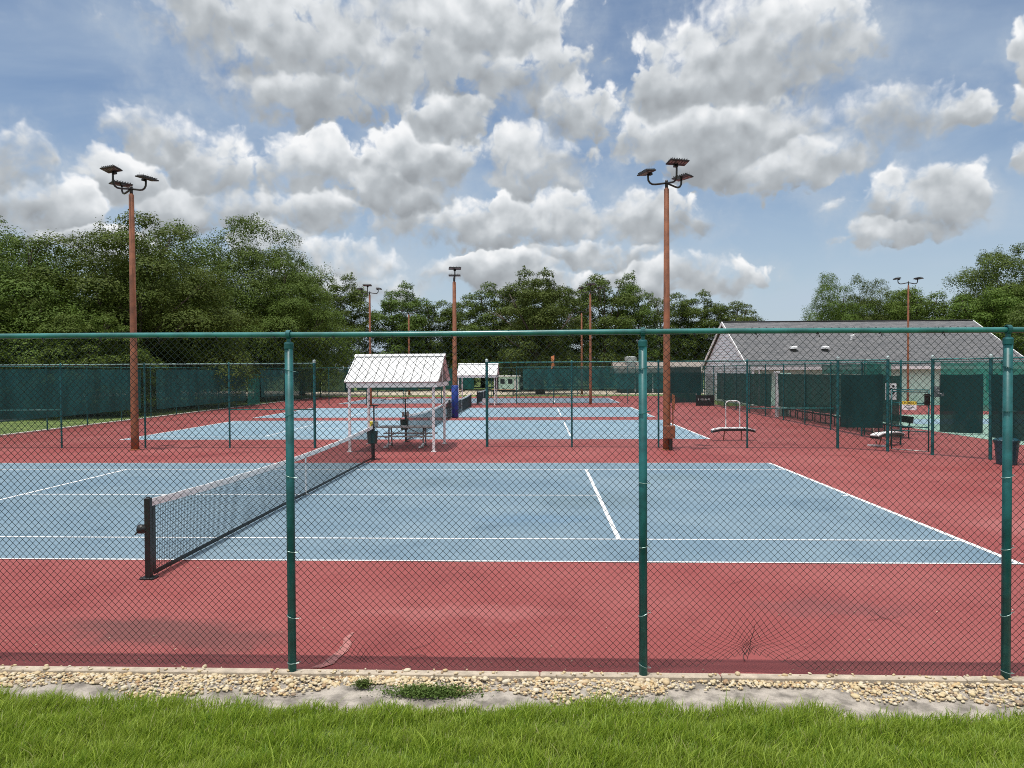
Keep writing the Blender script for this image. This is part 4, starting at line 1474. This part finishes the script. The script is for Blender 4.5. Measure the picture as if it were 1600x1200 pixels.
def clubhouse():
    root = thing('clubhouse', 'long white clubhouse with grey shingle gable roof at the right', 'building', (0, 0, 0))
    x0, x1, y0, y1, ze, zr = 15.9, 36.6, 55.6, 70.2, 3.05, 6.72
    ym = (y0 + y1) / 2
    w = MB()
    w.box(((x0 + x1) / 2, y0 + 0.1, ze / 2 - 0.03), (x1 - x0 - 0.4, 0.2, ze + 0.02))
    w.build('front_wall', m_wall, root)
    MB().box(((x0 + x1) / 2, y1 - 0.1, ze / 2 - 0.03), (x1 - x0 - 0.4, 0.2, ze + 0.02)).build('rear_wall', m_wall, root)
    for xx in (x0 + 0.1, x1 - 0.1):
        g_ = MB()
        pr = [(y0 + 0.2, -0.05), (y1 - 0.2, -0.05), (y1 - 0.2, ze), (ym, zr - 0.2), (y0 + 0.2, ze)]
        g_.rings([[(xx - 0.1, y, z) for y, z in pr], [(xx + 0.1, y, z) for y, z in pr]])
        g_.build('gable_wall', m_gable, root)
    # siding courses on the gable facing the courts, their shadow lines painted grey
    sd = MB()
    z = 0.2
    while z < zr - 0.5:
        half = (y1 - y0) / 2 - 0.25 if z < ze else ((zr - 0.25 - z) / (zr - 0.2 - ze)) * ((y1 - y0) / 2 - 0.3)
        sd.box((x0 - 0.012, ym, z), (0.024, 2 * half, 0.02))
        z += 0.24
    sd.build('siding_courses', M('siding_shadow_gap', (0.60, 0.63, 0.64), 0.7), root)
    ov = 0.55
    th = math.atan2(zr - ze, ym - y0)
    for s in (-1, 1):
        L = (ym - y0 + ov) / math.cos(th)
        # built flat in its own frame so the shingle courses follow the slope
        sl = MB()
        sl.box((0, -s * 0 + s * L / 2, -0.05), (x1 - x0 + 0.36, L, 0.12))
        o = sl.build('roof_slope', m_shing, root)
        o.location = ((x0 + x1) / 2, ym, zr + 0.1)
        o.rotation_euler = (-s * th, 0, 0)
    MB().box(((x0 + x1) / 2, ym, zr + 0.125), (x1 - x0 + 0.36, 0.34, 0.06)).build('ridge_cap', m_shing, root)
    ez = zr - (ym - y0 + ov) * math.tan(th)
    for yy in (y0 - ov - 0.04, y1 + ov + 0.04):
        MB().box(((x0 + x1) / 2, yy, ez + 0.02), (x1 - x0 + 0.36, 0.06, 0.22)).build('fascia', m_white, root)
    for xx in (x0 - 0.21, x1 + 0.21):
        rb = MB()
        for s in (-1, 1):
            e0 = Vector((xx, ym, zr + 0.02))
            e1 = Vector((xx, ym + s * (ym - y0 + ov), ez + 0.02))
            Mr = Matrix.Rotation(-s * th if s > 0 else th, 3, 'X')
            rb.box((e0 + e1) / 2, (0.06, (e1 - e0).length, 0.24), Mr)
        rb.build('rake_board', m_white, root)
    # roof vents
    for vx, vf in ((20.0, 0.72), (22.45, 0.72)):
        yv = ym - (ym - y0) * vf
        zv = zr - (ym - yv) * math.tan(th) + 0.1
        v = MB()
        v.lathe([(0.30, 0.14), (0.33, 0.16), (0.33, 0.28), (0.2, 0.36), (0.02, 0.38)], (vx, yv, zv), 12)
        vo = v.build('roof_vent', m_white, root)
        MB().lathe([(0.2, -0.15), (0.2, 0.2)], (vx, yv, zv), 12).build('vent_collar', m_dark, vo)
    yv = ym - (ym - y0) * 0.48
    zv = zr - (ym - yv) * math.tan(th) + 0.1
    v = MB()
    v.tube([(25.2, yv, zv), (25.2, yv, zv + 0.35), (25.45, yv, zv + 0.42)], 0.09, 8)
    v.build('flue_pipe', m_white, root)
    # windows and doors under the eave
    for k, (wx, ww, wz0, wz1) in enumerate(((24.4, 1.0, 0.0, 2.2), (31, 1.6, 0.9, 2.3), (34.2, 1.4, 0.9, 2.3))):
        f = MB()
        zc = (wz0 + wz1) / 2
        for sx in (-1, 1):
            f.box((wx + sx * (ww / 2 + 0.04), y0 - 0.02, zc), (0.08, 0.08, wz1 - wz0 + 0.16))
        for sz in (wz0 - 0.04, wz1 + 0.04):
            f.box((wx, y0 - 0.02, sz), (ww, 0.07, 0.08))
        fo = f.build('window' if wz0 > 0 else 'door', m_white, root)
        MB().box((wx, y0 - 0.008, zc), (ww, 0.03, wz1 - wz0)).build('pane' if wz0 > 0 else 'door_leaf', m_glass if wz0 > 0 else m_wall, fo)
    for px, py in ((15.75, 54.9), (15.75, 50.8 + 3.9)):
        pass
    MB().box((16.0, 54.85, 1.42), (0.16, 0.16, 2.9)).build('porch_post', m_white, root)
    MB().box((x0 + 0.6, 54.95, 1.4), (0.09, 0.09, 2.85)).build('downpipe', m_white, root)
    return root


clubhouse()
pc = thing('porch_column', 'white square column seen in the gap between two dark windscreens', 'column', (13.45, 41.5, 0))
MB().bevbox((0, 0, 1.25), (0.16, 0.16, 2.5), 0.01).build('shaft', m_white, pc)
MB().bevbox((0, 0, 2.55), (0.3, 0.3, 0.12), 0.01).build('capital', m_white, pc)
tp = thing('mint_column', 'broad mint green column right of the white one between the windscreens', 'column', (14.35, 42.9, 0))
MB().bevbox((0, 0, 1.2), (0.5, 0.3, 2.4), 0.01).build('shaft', m_wall, tp)
MB().bevbox((0, 0, 2.45), (0.62, 0.42, 0.12), 0.01).build('capital', m_wall, tp)


def low_building():
    root = thing('maintenance_building', 'low building with tan roof and dark walls beyond the far fence', 'building')
    x0, x1, y0, y1, ze, zr = 9.9, 19.6, 87.5, 93, 2.38, 3.7
    MB().box(((x0 + x1) / 2, (y0 + y1) / 2, ze / 2 - 0.03), (x1 - x0, y1 - y0, ze)).build('wall', m_dkwall, root)
    ym = (y0 + y1) / 2
    r = MB()
    pr = [(y0 - 0.5, ze - 0.06), (y0 - 0.5, ze + 0.06), (ym, zr + 0.06), (y1 + 0.5, ze + 0.06), (y1 + 0.5, ze - 0.06), (ym, zr - 0.06)]
    r.rings([[(x0 - 0.9, y, z) for y, z in pr], [(x1 + 0.5, y, z) for y, z in pr]])
    r.build('roof', m_tan, root)
    v = MB()
    v.lathe([(0.62, 0), (0.62, 0.62), (0.74, 0.66), (0.74, 1.12), (0.4, 1.22), (0.05, 1.24)], (11.2, ym - 0.8, zr - 0.5), 14)
    v.build('ventilator', M('galvanised', (0.42, 0.44, 0.43), 0.45, metal=0.3), root)
    for x in (11.5, 13.6):
        MB().box((x, y0 - 0.02, 1.15), (0.12, 0.06, 2.2)).build('downpipe', m_white, root)


low_building()

fl = thing('flag', 'small orange flag on a dark pole before the far trees', 'flag', (1.5, 78.0, 0))
MB().tube([(0.09, 0, 0), (0.09, 0, 4.45)], 0.03, 6).build('pole', m_dark, fl)
f = MB()
vs_ = []
for j in range(9):
    for i in range(4):
        vs_.append((0.06 - 0.32 * i / 3 + 0.05 * math.sin(j * 1.1 + i), 0.07 * math.sin(j * 0.9 + i * 1.4), 4.38 - 1.35 * j / 8 - 0.04 * i))
f.add(vs_, [(j * 4 + i, j * 4 + i + 1, j * 4 + 5 + i, j * 4 + 4 + i) for j in range(8) for i in range(3)])
f.build('cloth', m_orange, fl, smooth=True)

mh = thing('park_trailer', 'small pale trailer with white roof right of the farther shelter', 'trailer', (-4.0, 93.5, 0))
MB().box((0, 0, 1.1), (2.6, 2.2, 1.7)).build('body', m_wall, mh)
MB().bevbox((0, 0, 2.02), (3.0, 2.6, 0.14), 0.03).build('roof', m_white, mh)
for x in (-0.8, 0.2):
    MB().box((x, -1.11, 1.35), (0.55, 0.03, 0.6)).build('window', m_glass, mh)
MB().box((0.95, -1.11, 0.95), (0.5, 0.03, 1.4)).build('door', m_white, mh)
for x in (-0.7, 0.7):
    MB().lathe([(0.05, -0.1), (0.28, -0.1), (0.28, 0.1), (0.05, 0.1)], (x, -1.0, 0.24), 12, Matrix.Rotation(math.pi / 2, 3, 'X')).build('wheel', m_tyre, mh)

ut = dup(mh, (-2.2, 104.5, 0), 0.3, label='tiny white trailer farther off, left of the big dark trunk')

lt_ = thing('park_table', 'long low table with orange top on the grass beyond the far fence', 'table', (-4.1, 80.5, 0))
MB().box((0, 0, 0.62), (2.7, 0.8, 0.06)).build('tabletop', M('faded_orange_board', (0.52, 0.30, 0.18), 0.7), lt_)
for x in (-1.1, 1.1):
    MB().box((x, 0, 0.29), (0.12, 0.6, 0.62)).build('leg', m_black, lt_)
MB().box((0, 0, 0.52), (2.5, 0.1, 0.12)).build('apron', m_black, lt_)


def car():
    root = thing('parked_car', 'small red car parked beyond the far fence behind the padded pole', 'car', (-11.1, 96.5, 0))
    b = MB()
    sec = []
    for y, w, z0, z1 in ((-2.0, 0.74, 0.4, 0.78), (-1.9, 0.82, 0.28, 0.92), (-1.2, 0.86, 0.25, 0.96), (1.1, 0.86, 0.25, 0.95), (1.85, 0.8, 0.28, 0.82), (2.0, 0.7, 0.4, 0.7)):
        sec.append([(-w, y, z0), (w, y, z0), (w, y, (z0 + z1) / 2), (w * 0.92, y, z1), (-w * 0.92, y, z1), (-w, y, (z0 + z1) / 2)])
    b.rings(sec)
    b.build('body', m_red_p, root, smooth=False)
    c = MB()
    c.rings([[(-0.76, -1.75, 0.93), (0.76, -1.75, 0.93), (0.76, 0.9, 0.94), (-0.76, 0.9, 0.94)], [(-0.6, -1.35, 1.44), (0.6, -1.35, 1.44), (0.6, 0.2, 1.46), (-0.6, 0.2, 1.46)]])
    c.build('cabin', m_glass, root)
    MB().bevbox((0, -0.58, 1.475), (1.2, 1.6, 0.05), 0.02).build('roof_panel', m_red_p, root)
    for sx in (-1, 1):
        MB().box((sx * 0.66, -2.0, 0.72), (0.22, 0.06, 0.12)).build('tail_light', m_white, root)
        for y in (-1.25, 1.25):
            MB().lathe([(0.1, -0.1), (0.3, -0.1), (0.31, 0), (0.3, 0.1), (0.1, 0.1)], (sx * 0.78, y, 0.31), 14, Matrix.Rotation(math.pi / 2, 3, 'Y')).build('wheel', m_tyre, root)


car()
cb = thing('storage_box', 'small white box at the foot of the farther shelter', 'box', (-4.35, 57.6, 0))
MB().bevbox((0, 0, 0.22), (0.5, 0.45, 0.44), 0.02).build('body', m_white, cb)
MB().bevbox((0, 0, 0.47), (0.54, 0.49, 0.06), 0.015).build('lid', m_white, cb)

# ------------------------------------------------------------------ trees


def leaf_quads(C, Nrm, size, r):
    n = len(C)
    t = r.normal(0, 1, (n, 3))
    a = np.cross(Nrm, t)
    a /= np.linalg.norm(a, axis=1, keepdims=True) + 1e-9
    b = np.cross(Nrm, a)
    s = size * r.uniform(0.6, 1.35, n)[:, None]
    a = a * s
    b = b * s * r.uniform(0.45, 0.75, n)[:, None]
    V = np.stack([C - a, C - b * 1.0 + a * 0.1, C + a, C + b + a * 0.1], 1).reshape(-1, 3)
    F = np.arange(n * 4).reshape(n, 4)
    return V, F


def make_tree(name, label, seed, Rr, H, z0, nclump, per, leaf, mat, flat=0.62, cr=(0.22, 0.36), lim=9, low=-0.35, trunk_r=0.34, openness=0.0, loc=(0, 0, 0)):
    r = np.random.default_rng(seed)
    root = thing(name, label, 'tree', loc)
    C = []
    tries = 0
    lob = r.uniform(0, 6.28, 4)
    while len(C) < nclump and tries < 9000:
        tries += 1
        d = r.normal(0, 1, 3)
        d /= np.linalg.norm(d)
        if d[2] < low:
            continue
        a = math.atan2(d[1], d[0])
        lobe = 1 + 0.16 * math.sin(2 * a + lob[0]) + 0.12 * math.sin(3 * a + lob[1]) + 0.10 * math.sin(5 * a + lob[2])
        q = r.uniform(0.0, 1.0) ** 0.45
        p = np.array([d[0] * Rr * lobe * q * 0.9, d[1] * Rr * lobe * q * 0.9, z0 + H * (0.36 + 0.60 * d[2] * q * (1 + 0.16 * math.sin(3 * a + lob[3])))])
        rad = Rr * r.uniform(*cr) * (1.12 - 0.35 * max(0, d[2]))
        if any(np.linalg.norm((p - c[0]) / np.array([1, 1, 0.8])) < (rad + c[1]) * (0.42 + openness) for c in C):
            continue
        C.append((p, rad))
    Ls, Ns = [], []
    for p, rad in C:
        n = int(per * (rad / (Rr * 0.29)) ** 2)
        d = r.normal(0, 1, (n, 3))
        d /= np.linalg.norm(d, axis=1, keepdims=True)
        # most leaves on the upper shell of a clump
        d[:, 2] = np.where((d[:, 2] < -0.15) & (r.uniform(0, 1, n) < 0.7), -d[:, 2], d[:, 2])
        q = rad * (0.58 + 0.45 * r.uniform(0, 1, n) ** 0.5)
        wob = 1 + 0.24 * np.sin(d[:, 0] * 5 + p[0]) * np.sin(d[:, 1] * 6 + p[1]) + 0.07 * r.normal(0, 1, n)
        q = q * wob
        L = p + d * q[:, None] * np.array([1, 1, flat])
        nr = d * 0.7 + np.array([0, 0, 0.55]) + r.normal(0, 0.33, (n, 3))
        nr /= np.linalg.norm(nr, axis=1, keepdims=True)
        Ls.append(L)
        Ns.append(nr)
    # small leafy twigs that stick out of the crown
    for k in range(int(nclump * 0.9)):
        c0, rd = C[r.integers(0, len(C))]
        d = r.normal(0, 1, 3)
        d[2] = abs(d[2]) * 1.1 - 0.15
        d /= np.linalg.norm(d)
        tip = c0 + d * rd * r.uniform(0.95, 1.3) * np.array([1, 1, flat + 0.15])
        m = int(per * 0.05)
        u = r.uniform(0, 1, m)[:, None]
        L = c0 + (tip - c0) * (0.55 + 0.5 * u) + r.normal(0, 1, (m, 3)) * rd * 0.13
        nr = r.normal(0, 0.6, (m, 3)) + np.array([0, 0, 0.6])
        nr /= np.linalg.norm(nr, axis=1, keepdims=True)
        Ls.append(L)
        Ns.append(nr)
    V, F = leaf_quads(np.concatenate(Ls), np.concatenate(Ns), leaf, r)
    np_mesh('crown', V, F, mat, root)
    tk = MB()
    top = z0 + H * 0.30
    bend = r.normal(0, 0.3, 2)
    tk.tube([(0, 0, -0.1), (bend[0] * .3, bend[1] * .3, top * 0.35), (bend[0], bend[1], top * 0.75), (bend[0] * 1.3, bend[1] * 1.3, top)], [trunk_r * 1.35, trunk_r, trunk_r * 0.85, trunk_r * 0.6], 10)
    order = r.permutation(len(C))[:lim]
    for i in order:
        p, rad = C[i]
        s = np.array([bend[0], bend[1], top * r.uniform(0.55, 0.95)])
        mid = s + (p - s) * 0.5 + np.array([r.normal(0, 0.25), r.normal(0, 0.25), 0.12 * H * r.uniform(-0.4, 0.6)])
        tk.tube([s, mid, p], [trunk_r * 0.5, trunk_r * 0.28, trunk_r * 0.08], 6)
        for k in range(3):
            e = p + np.clip(r.normal(0, 1, 3), -1.2, 1.2) * rad * np.array([0.5, 0.5, 0.25])
            tk.tube([mid + (p - mid) * 0.5, (mid + p) / 2 + (e - mid) * 0.25, e], [trunk_r * 0.16, trunk_r * 0.1, trunk_r * 0.03], 4)
    tk.build('trunk', m_bark, root, smooth=True)
    return root


G_L = 'live oaks beyond the left fence'
oakA = make_tree('oak_tree', 'broad dark oak whose crown runs out of the left edge of the photo', 21, 7.2, 13.0, 1.2, 54, 1900, 0.08, m_leaf_oak, cr=(0.26, 0.46), openness=0.26, loc=(-36.5, 48.0, 0))
oakA.scale = (1, 1, 0.87)
oakB = make_tree('oak_tree', 'broad domed oak behind the tall pole at the left', 34, 6.6, 13.2, 0.8, 54, 1900, 0.08, m_leaf_oak, flat=0.58, cr=(0.26, 0.46), openness=0.26, low=-0.5, loc=(-29.8, 52.0, 0))
oakB.scale = (1, 1, 0.96)
oakC = make_tree('oak_tree', 'tall loose oak with spiky top, rightmost of the left group', 55, 6.8, 13.5, 0.8, 80, 1700, 0.078, m_leaf_tall, flat=0.7, cr=(0.18, 0.34), low=-0.5, openness=0.24, loc=(-29.6, 75.0, 0))
oakC.scale = (1.12, 1.12, 1.28)
tallA = make_tree('park_tree', 'airy tree with twin crown left of the distant U bracket pole', 71, 4.6, 13.5, 2.2, 60, 850, 0.105, m_leaf_tall, flat=0.72, cr=(0.2, 0.36), openness=0.24, low=-0.6, trunk_r=0.26, loc=(-27.0, 100.0, 0))
tallB = make_tree('park_tree', 'airy olive tree behind the farther shelter', 93, 4.8, 14.0, 2.0, 54, 850, 0.105, m_leaf_tall, flat=0.72, cr=(0.18, 0.34), openness=0.28, low=-0.6, trunk_r=0.26, loc=(-6.0, 102.0, 0))
bushA = make_tree('park_tree', 'dense bright green bushy tree behind the middle of the clubhouse roof', 117, 6.0, 11.5, 0.5, 75, 1350, 0.095, m_leaf_bush, flat=0.66, openness=0.22, low=-0.6, loc=(47.0, 92.0, 0))
for o in (oakA, oakB, oakC):
    o['group'] = G_L
protos = {'A': oakA, 'B': oakB, 'C': oakC, 'T': tallA, 'U': tallB, 'S': bushA}
TREES = [
    # proto, x, y, scale xy, scale z, rotation, label, group
    ('C', -41.5, 58.0, 1.1, 0.9, 2.1, 'oak behind the leftmost one, showing only above its shoulder', G_L),
    ('A', -33.0, 64.0, 1.05, 1.02, 1.0, 'tall oak whose top rises just right of the left pole', G_L),
    ('B', -24.9 - 3.2, 57.0, 0.62, 0.55, 2.2, 'small bright oak bough mass low at the right of the left group', G_L),
    ('S', -33.5, 45.0, 0.62, 0.60, 0.3, 'low leafy tree under the leftmost oak, above the green windscreen', G_L),
    ('S', -28.5, 44.5, 0.55, 0.5, 2.3, 'low leafy tree just left of the left pole, above the windscreen', G_L),
    ('B', -25.6, 72.0, 0.8, 0.95, 4.0, 'oak far behind the windscreen at the end of the left group', G_L),
    ('A', -28.0, 84.0, 0.8, 1.0, 0.7, 'oak stepping down to the distant trees, right of the left group', G_L),
    ('A', -44, 84.0, 1.2, 1.1, 5.0, 'dark oak deep behind the left group', G_L),
    ('B', -58, 70.0, 1.3, 1.2, 3.0, 'dark oak deep behind the left edge of the photo', G_L),
    ('T', -19.6, 101, 1.0, 0.94, 1.3, 'airy tree just right of the distant U bracket pole', 'trees beyond the far fence'),
    ('U', -15.6, 104, 0.95, 0.86, 2.6, 'lower tree behind the right half of the nearer shelter roof', 'trees beyond the far fence'),
    ('T', -11.0, 106, 0.9, 0.86, 0.2, 'tree directly behind the pole with blue pad', 'trees beyond the far fence'),
    ('T', -1.2, 98, 1.05, 1.02, 3.6, 'full crowned tree just left of the orange flag', 'trees beyond the far fence'),
    ('U', 3.6, 104, 0.95, 0.95, 0.9, 'tree behind the pair of distant poles right of centre', 'trees beyond the far fence'),
    ('U', 8.6, 101, 1.0, 1.08, 4.2, 'tallest of the far trees, between distant poles and tall pole', 'trees beyond the far fence'),
    ('T', 13.2, 104, 0.9, 1.02, 5.1, 'tall tree close to the left side of the tall right pole', 'trees beyond the far fence'),
    ('U', 18.3, 106, 1.0, 0.92, 2.0, 'tree just right of the tall right pole', 'trees beyond the far fence'),
    ('T', 23.3, 107, 0.95, 0.88, 0.5, 'tree behind the left end of the clubhouse gable', 'trees beyond the far fence'),
    ('U', 28.6, 108, 1.0, 0.86, 3.3, 'open airy tree above the peak of the clubhouse gable', 'trees beyond the far fence'),
    ('S', -21, 118, 0.9, 0.72, 1.0, 'dark tree filling the gap behind the nearer shelter, far off', 'trees beyond the far fence'),
    ('S', -9.5, 120, 1.0, 0.75, 2.0, 'dark tree far off between the two shelters', 'trees beyond the far fence'),
    ('S', 1.5, 121, 1.0, 0.78, 3.0, 'dark tree far off behind the orange flag', 'trees beyond the far fence'),
    ('S', 12.0, 122, 1.0, 0.78, 4.0, 'dark tree far off behind the low tan building', 'trees beyond the far fence'),
    ('S', 22.0, 121, 1.0, 0.74, 5.0, 'dark tree far off behind the clubhouse gable', 'trees beyond the far fence'),
    ('A', 33.5, 112, 0.30, 0.32, 5.0, 'low tree top just above the clubhouse ridge, in the open sky gap', 'trees beyond the far fence'),
    ('A', 38.6, 96, 0.66, 0.98, 5.6, 'round olive tree left of the pole before the clubhouse', 'trees behind the clubhouse'),
    ('C', 43.6, 98, 0.7, 1.0, 1.0, 'grey green tree just left of the clubhouse light pole', 'trees behind the clubhouse'),
    ('S', 53.0, 88, 1.0, 0.95, 3.0, 'dense bright bushy tree behind the right end of the clubhouse roof', 'trees behind the clubhouse'),
    ('B', 59.5, 95, 1.15, 1.26, 0.4, 'tallest broad tree at the right, with spreading crown', 'trees behind the clubhouse'),
    ('C', 67.0, 96, 1.1, 1.12, 2.0, 'tree cut off by the right edge of the photo', 'trees behind the clubhouse'),
    ('U', 49.5, 74, 0.8, 0.62, 4.0, 'low leaning tree right of the clubhouse, behind the near post', 'trees behind the clubhouse'),
    ('A', 56, 118, 1.2, 1.0, 2.6, 'dark tree far behind the clubhouse', 'trees behind the clubhouse'),
]
for p, x, y, sxy, sz, rz, lb, gp in TREES:
    dup(protos[p], (x, y, 0), rz, lb, (sxy, sxy, sz), gp)
for o in (tallA, tallB):
    o['group'] = 'trees beyond the far fence'
bushA['group'] = 'trees behind the clubhouse'


def trunk_tree():
    """the big bare trunk seen under the far windscreen"""
    root = dup(tallA, (0.05, 85.0, 0), 0.8, 'nearer tree with thick dark trunk left of the orange flag', (0.9, 0.9, 0.9), 'trees beyond the far fence')
    for ch in root.children:
        if ch.name.startswith('trunk'):
            ch.scale = (1.9, 1.9, 1.0)


trunk_tree()


def weed(label, loc, n, sx, sy, seed):
    r = np.random.default_rng(seed)
    root = thing('weed', label, 'weed', loc)
    C = r.normal(0, 1, (n, 3)) * np.array([sx, sy, 0.018]) + np.array([0, 0, 0.03])
    C[:, 2] = np.abs(C[:, 2])
    V, F = leaf_quads(C, r.normal(0, 1, (n, 3)) * 0.6 + np.array([0, 0, 0.8]), 0.009, r)
    np_mesh('leaves', V, F, m_leaf_weed, root)
    st = MB()
    for k in range(10):
        q = r.normal(0, 1, 2) * np.array([sx, sy])
        st.tube([(0, 0, -0.01), (q[0] * .5, q[1] * .5, 0.02), (q[0], q[1], 0.03)], 0.0015, 4)
    st.build('stem', m_leaf_weed, root)


weed('small round weed on the pebbles right of the left fence post', (-1.55, 6.17, -0.02), 700, 0.035, 0.025, 1)
weed('long low mat of weeds between pebbles and lawn, left of the middle post', (-0.95, 6.06, -0.03), 4200, 0.17, 0.045, 2)
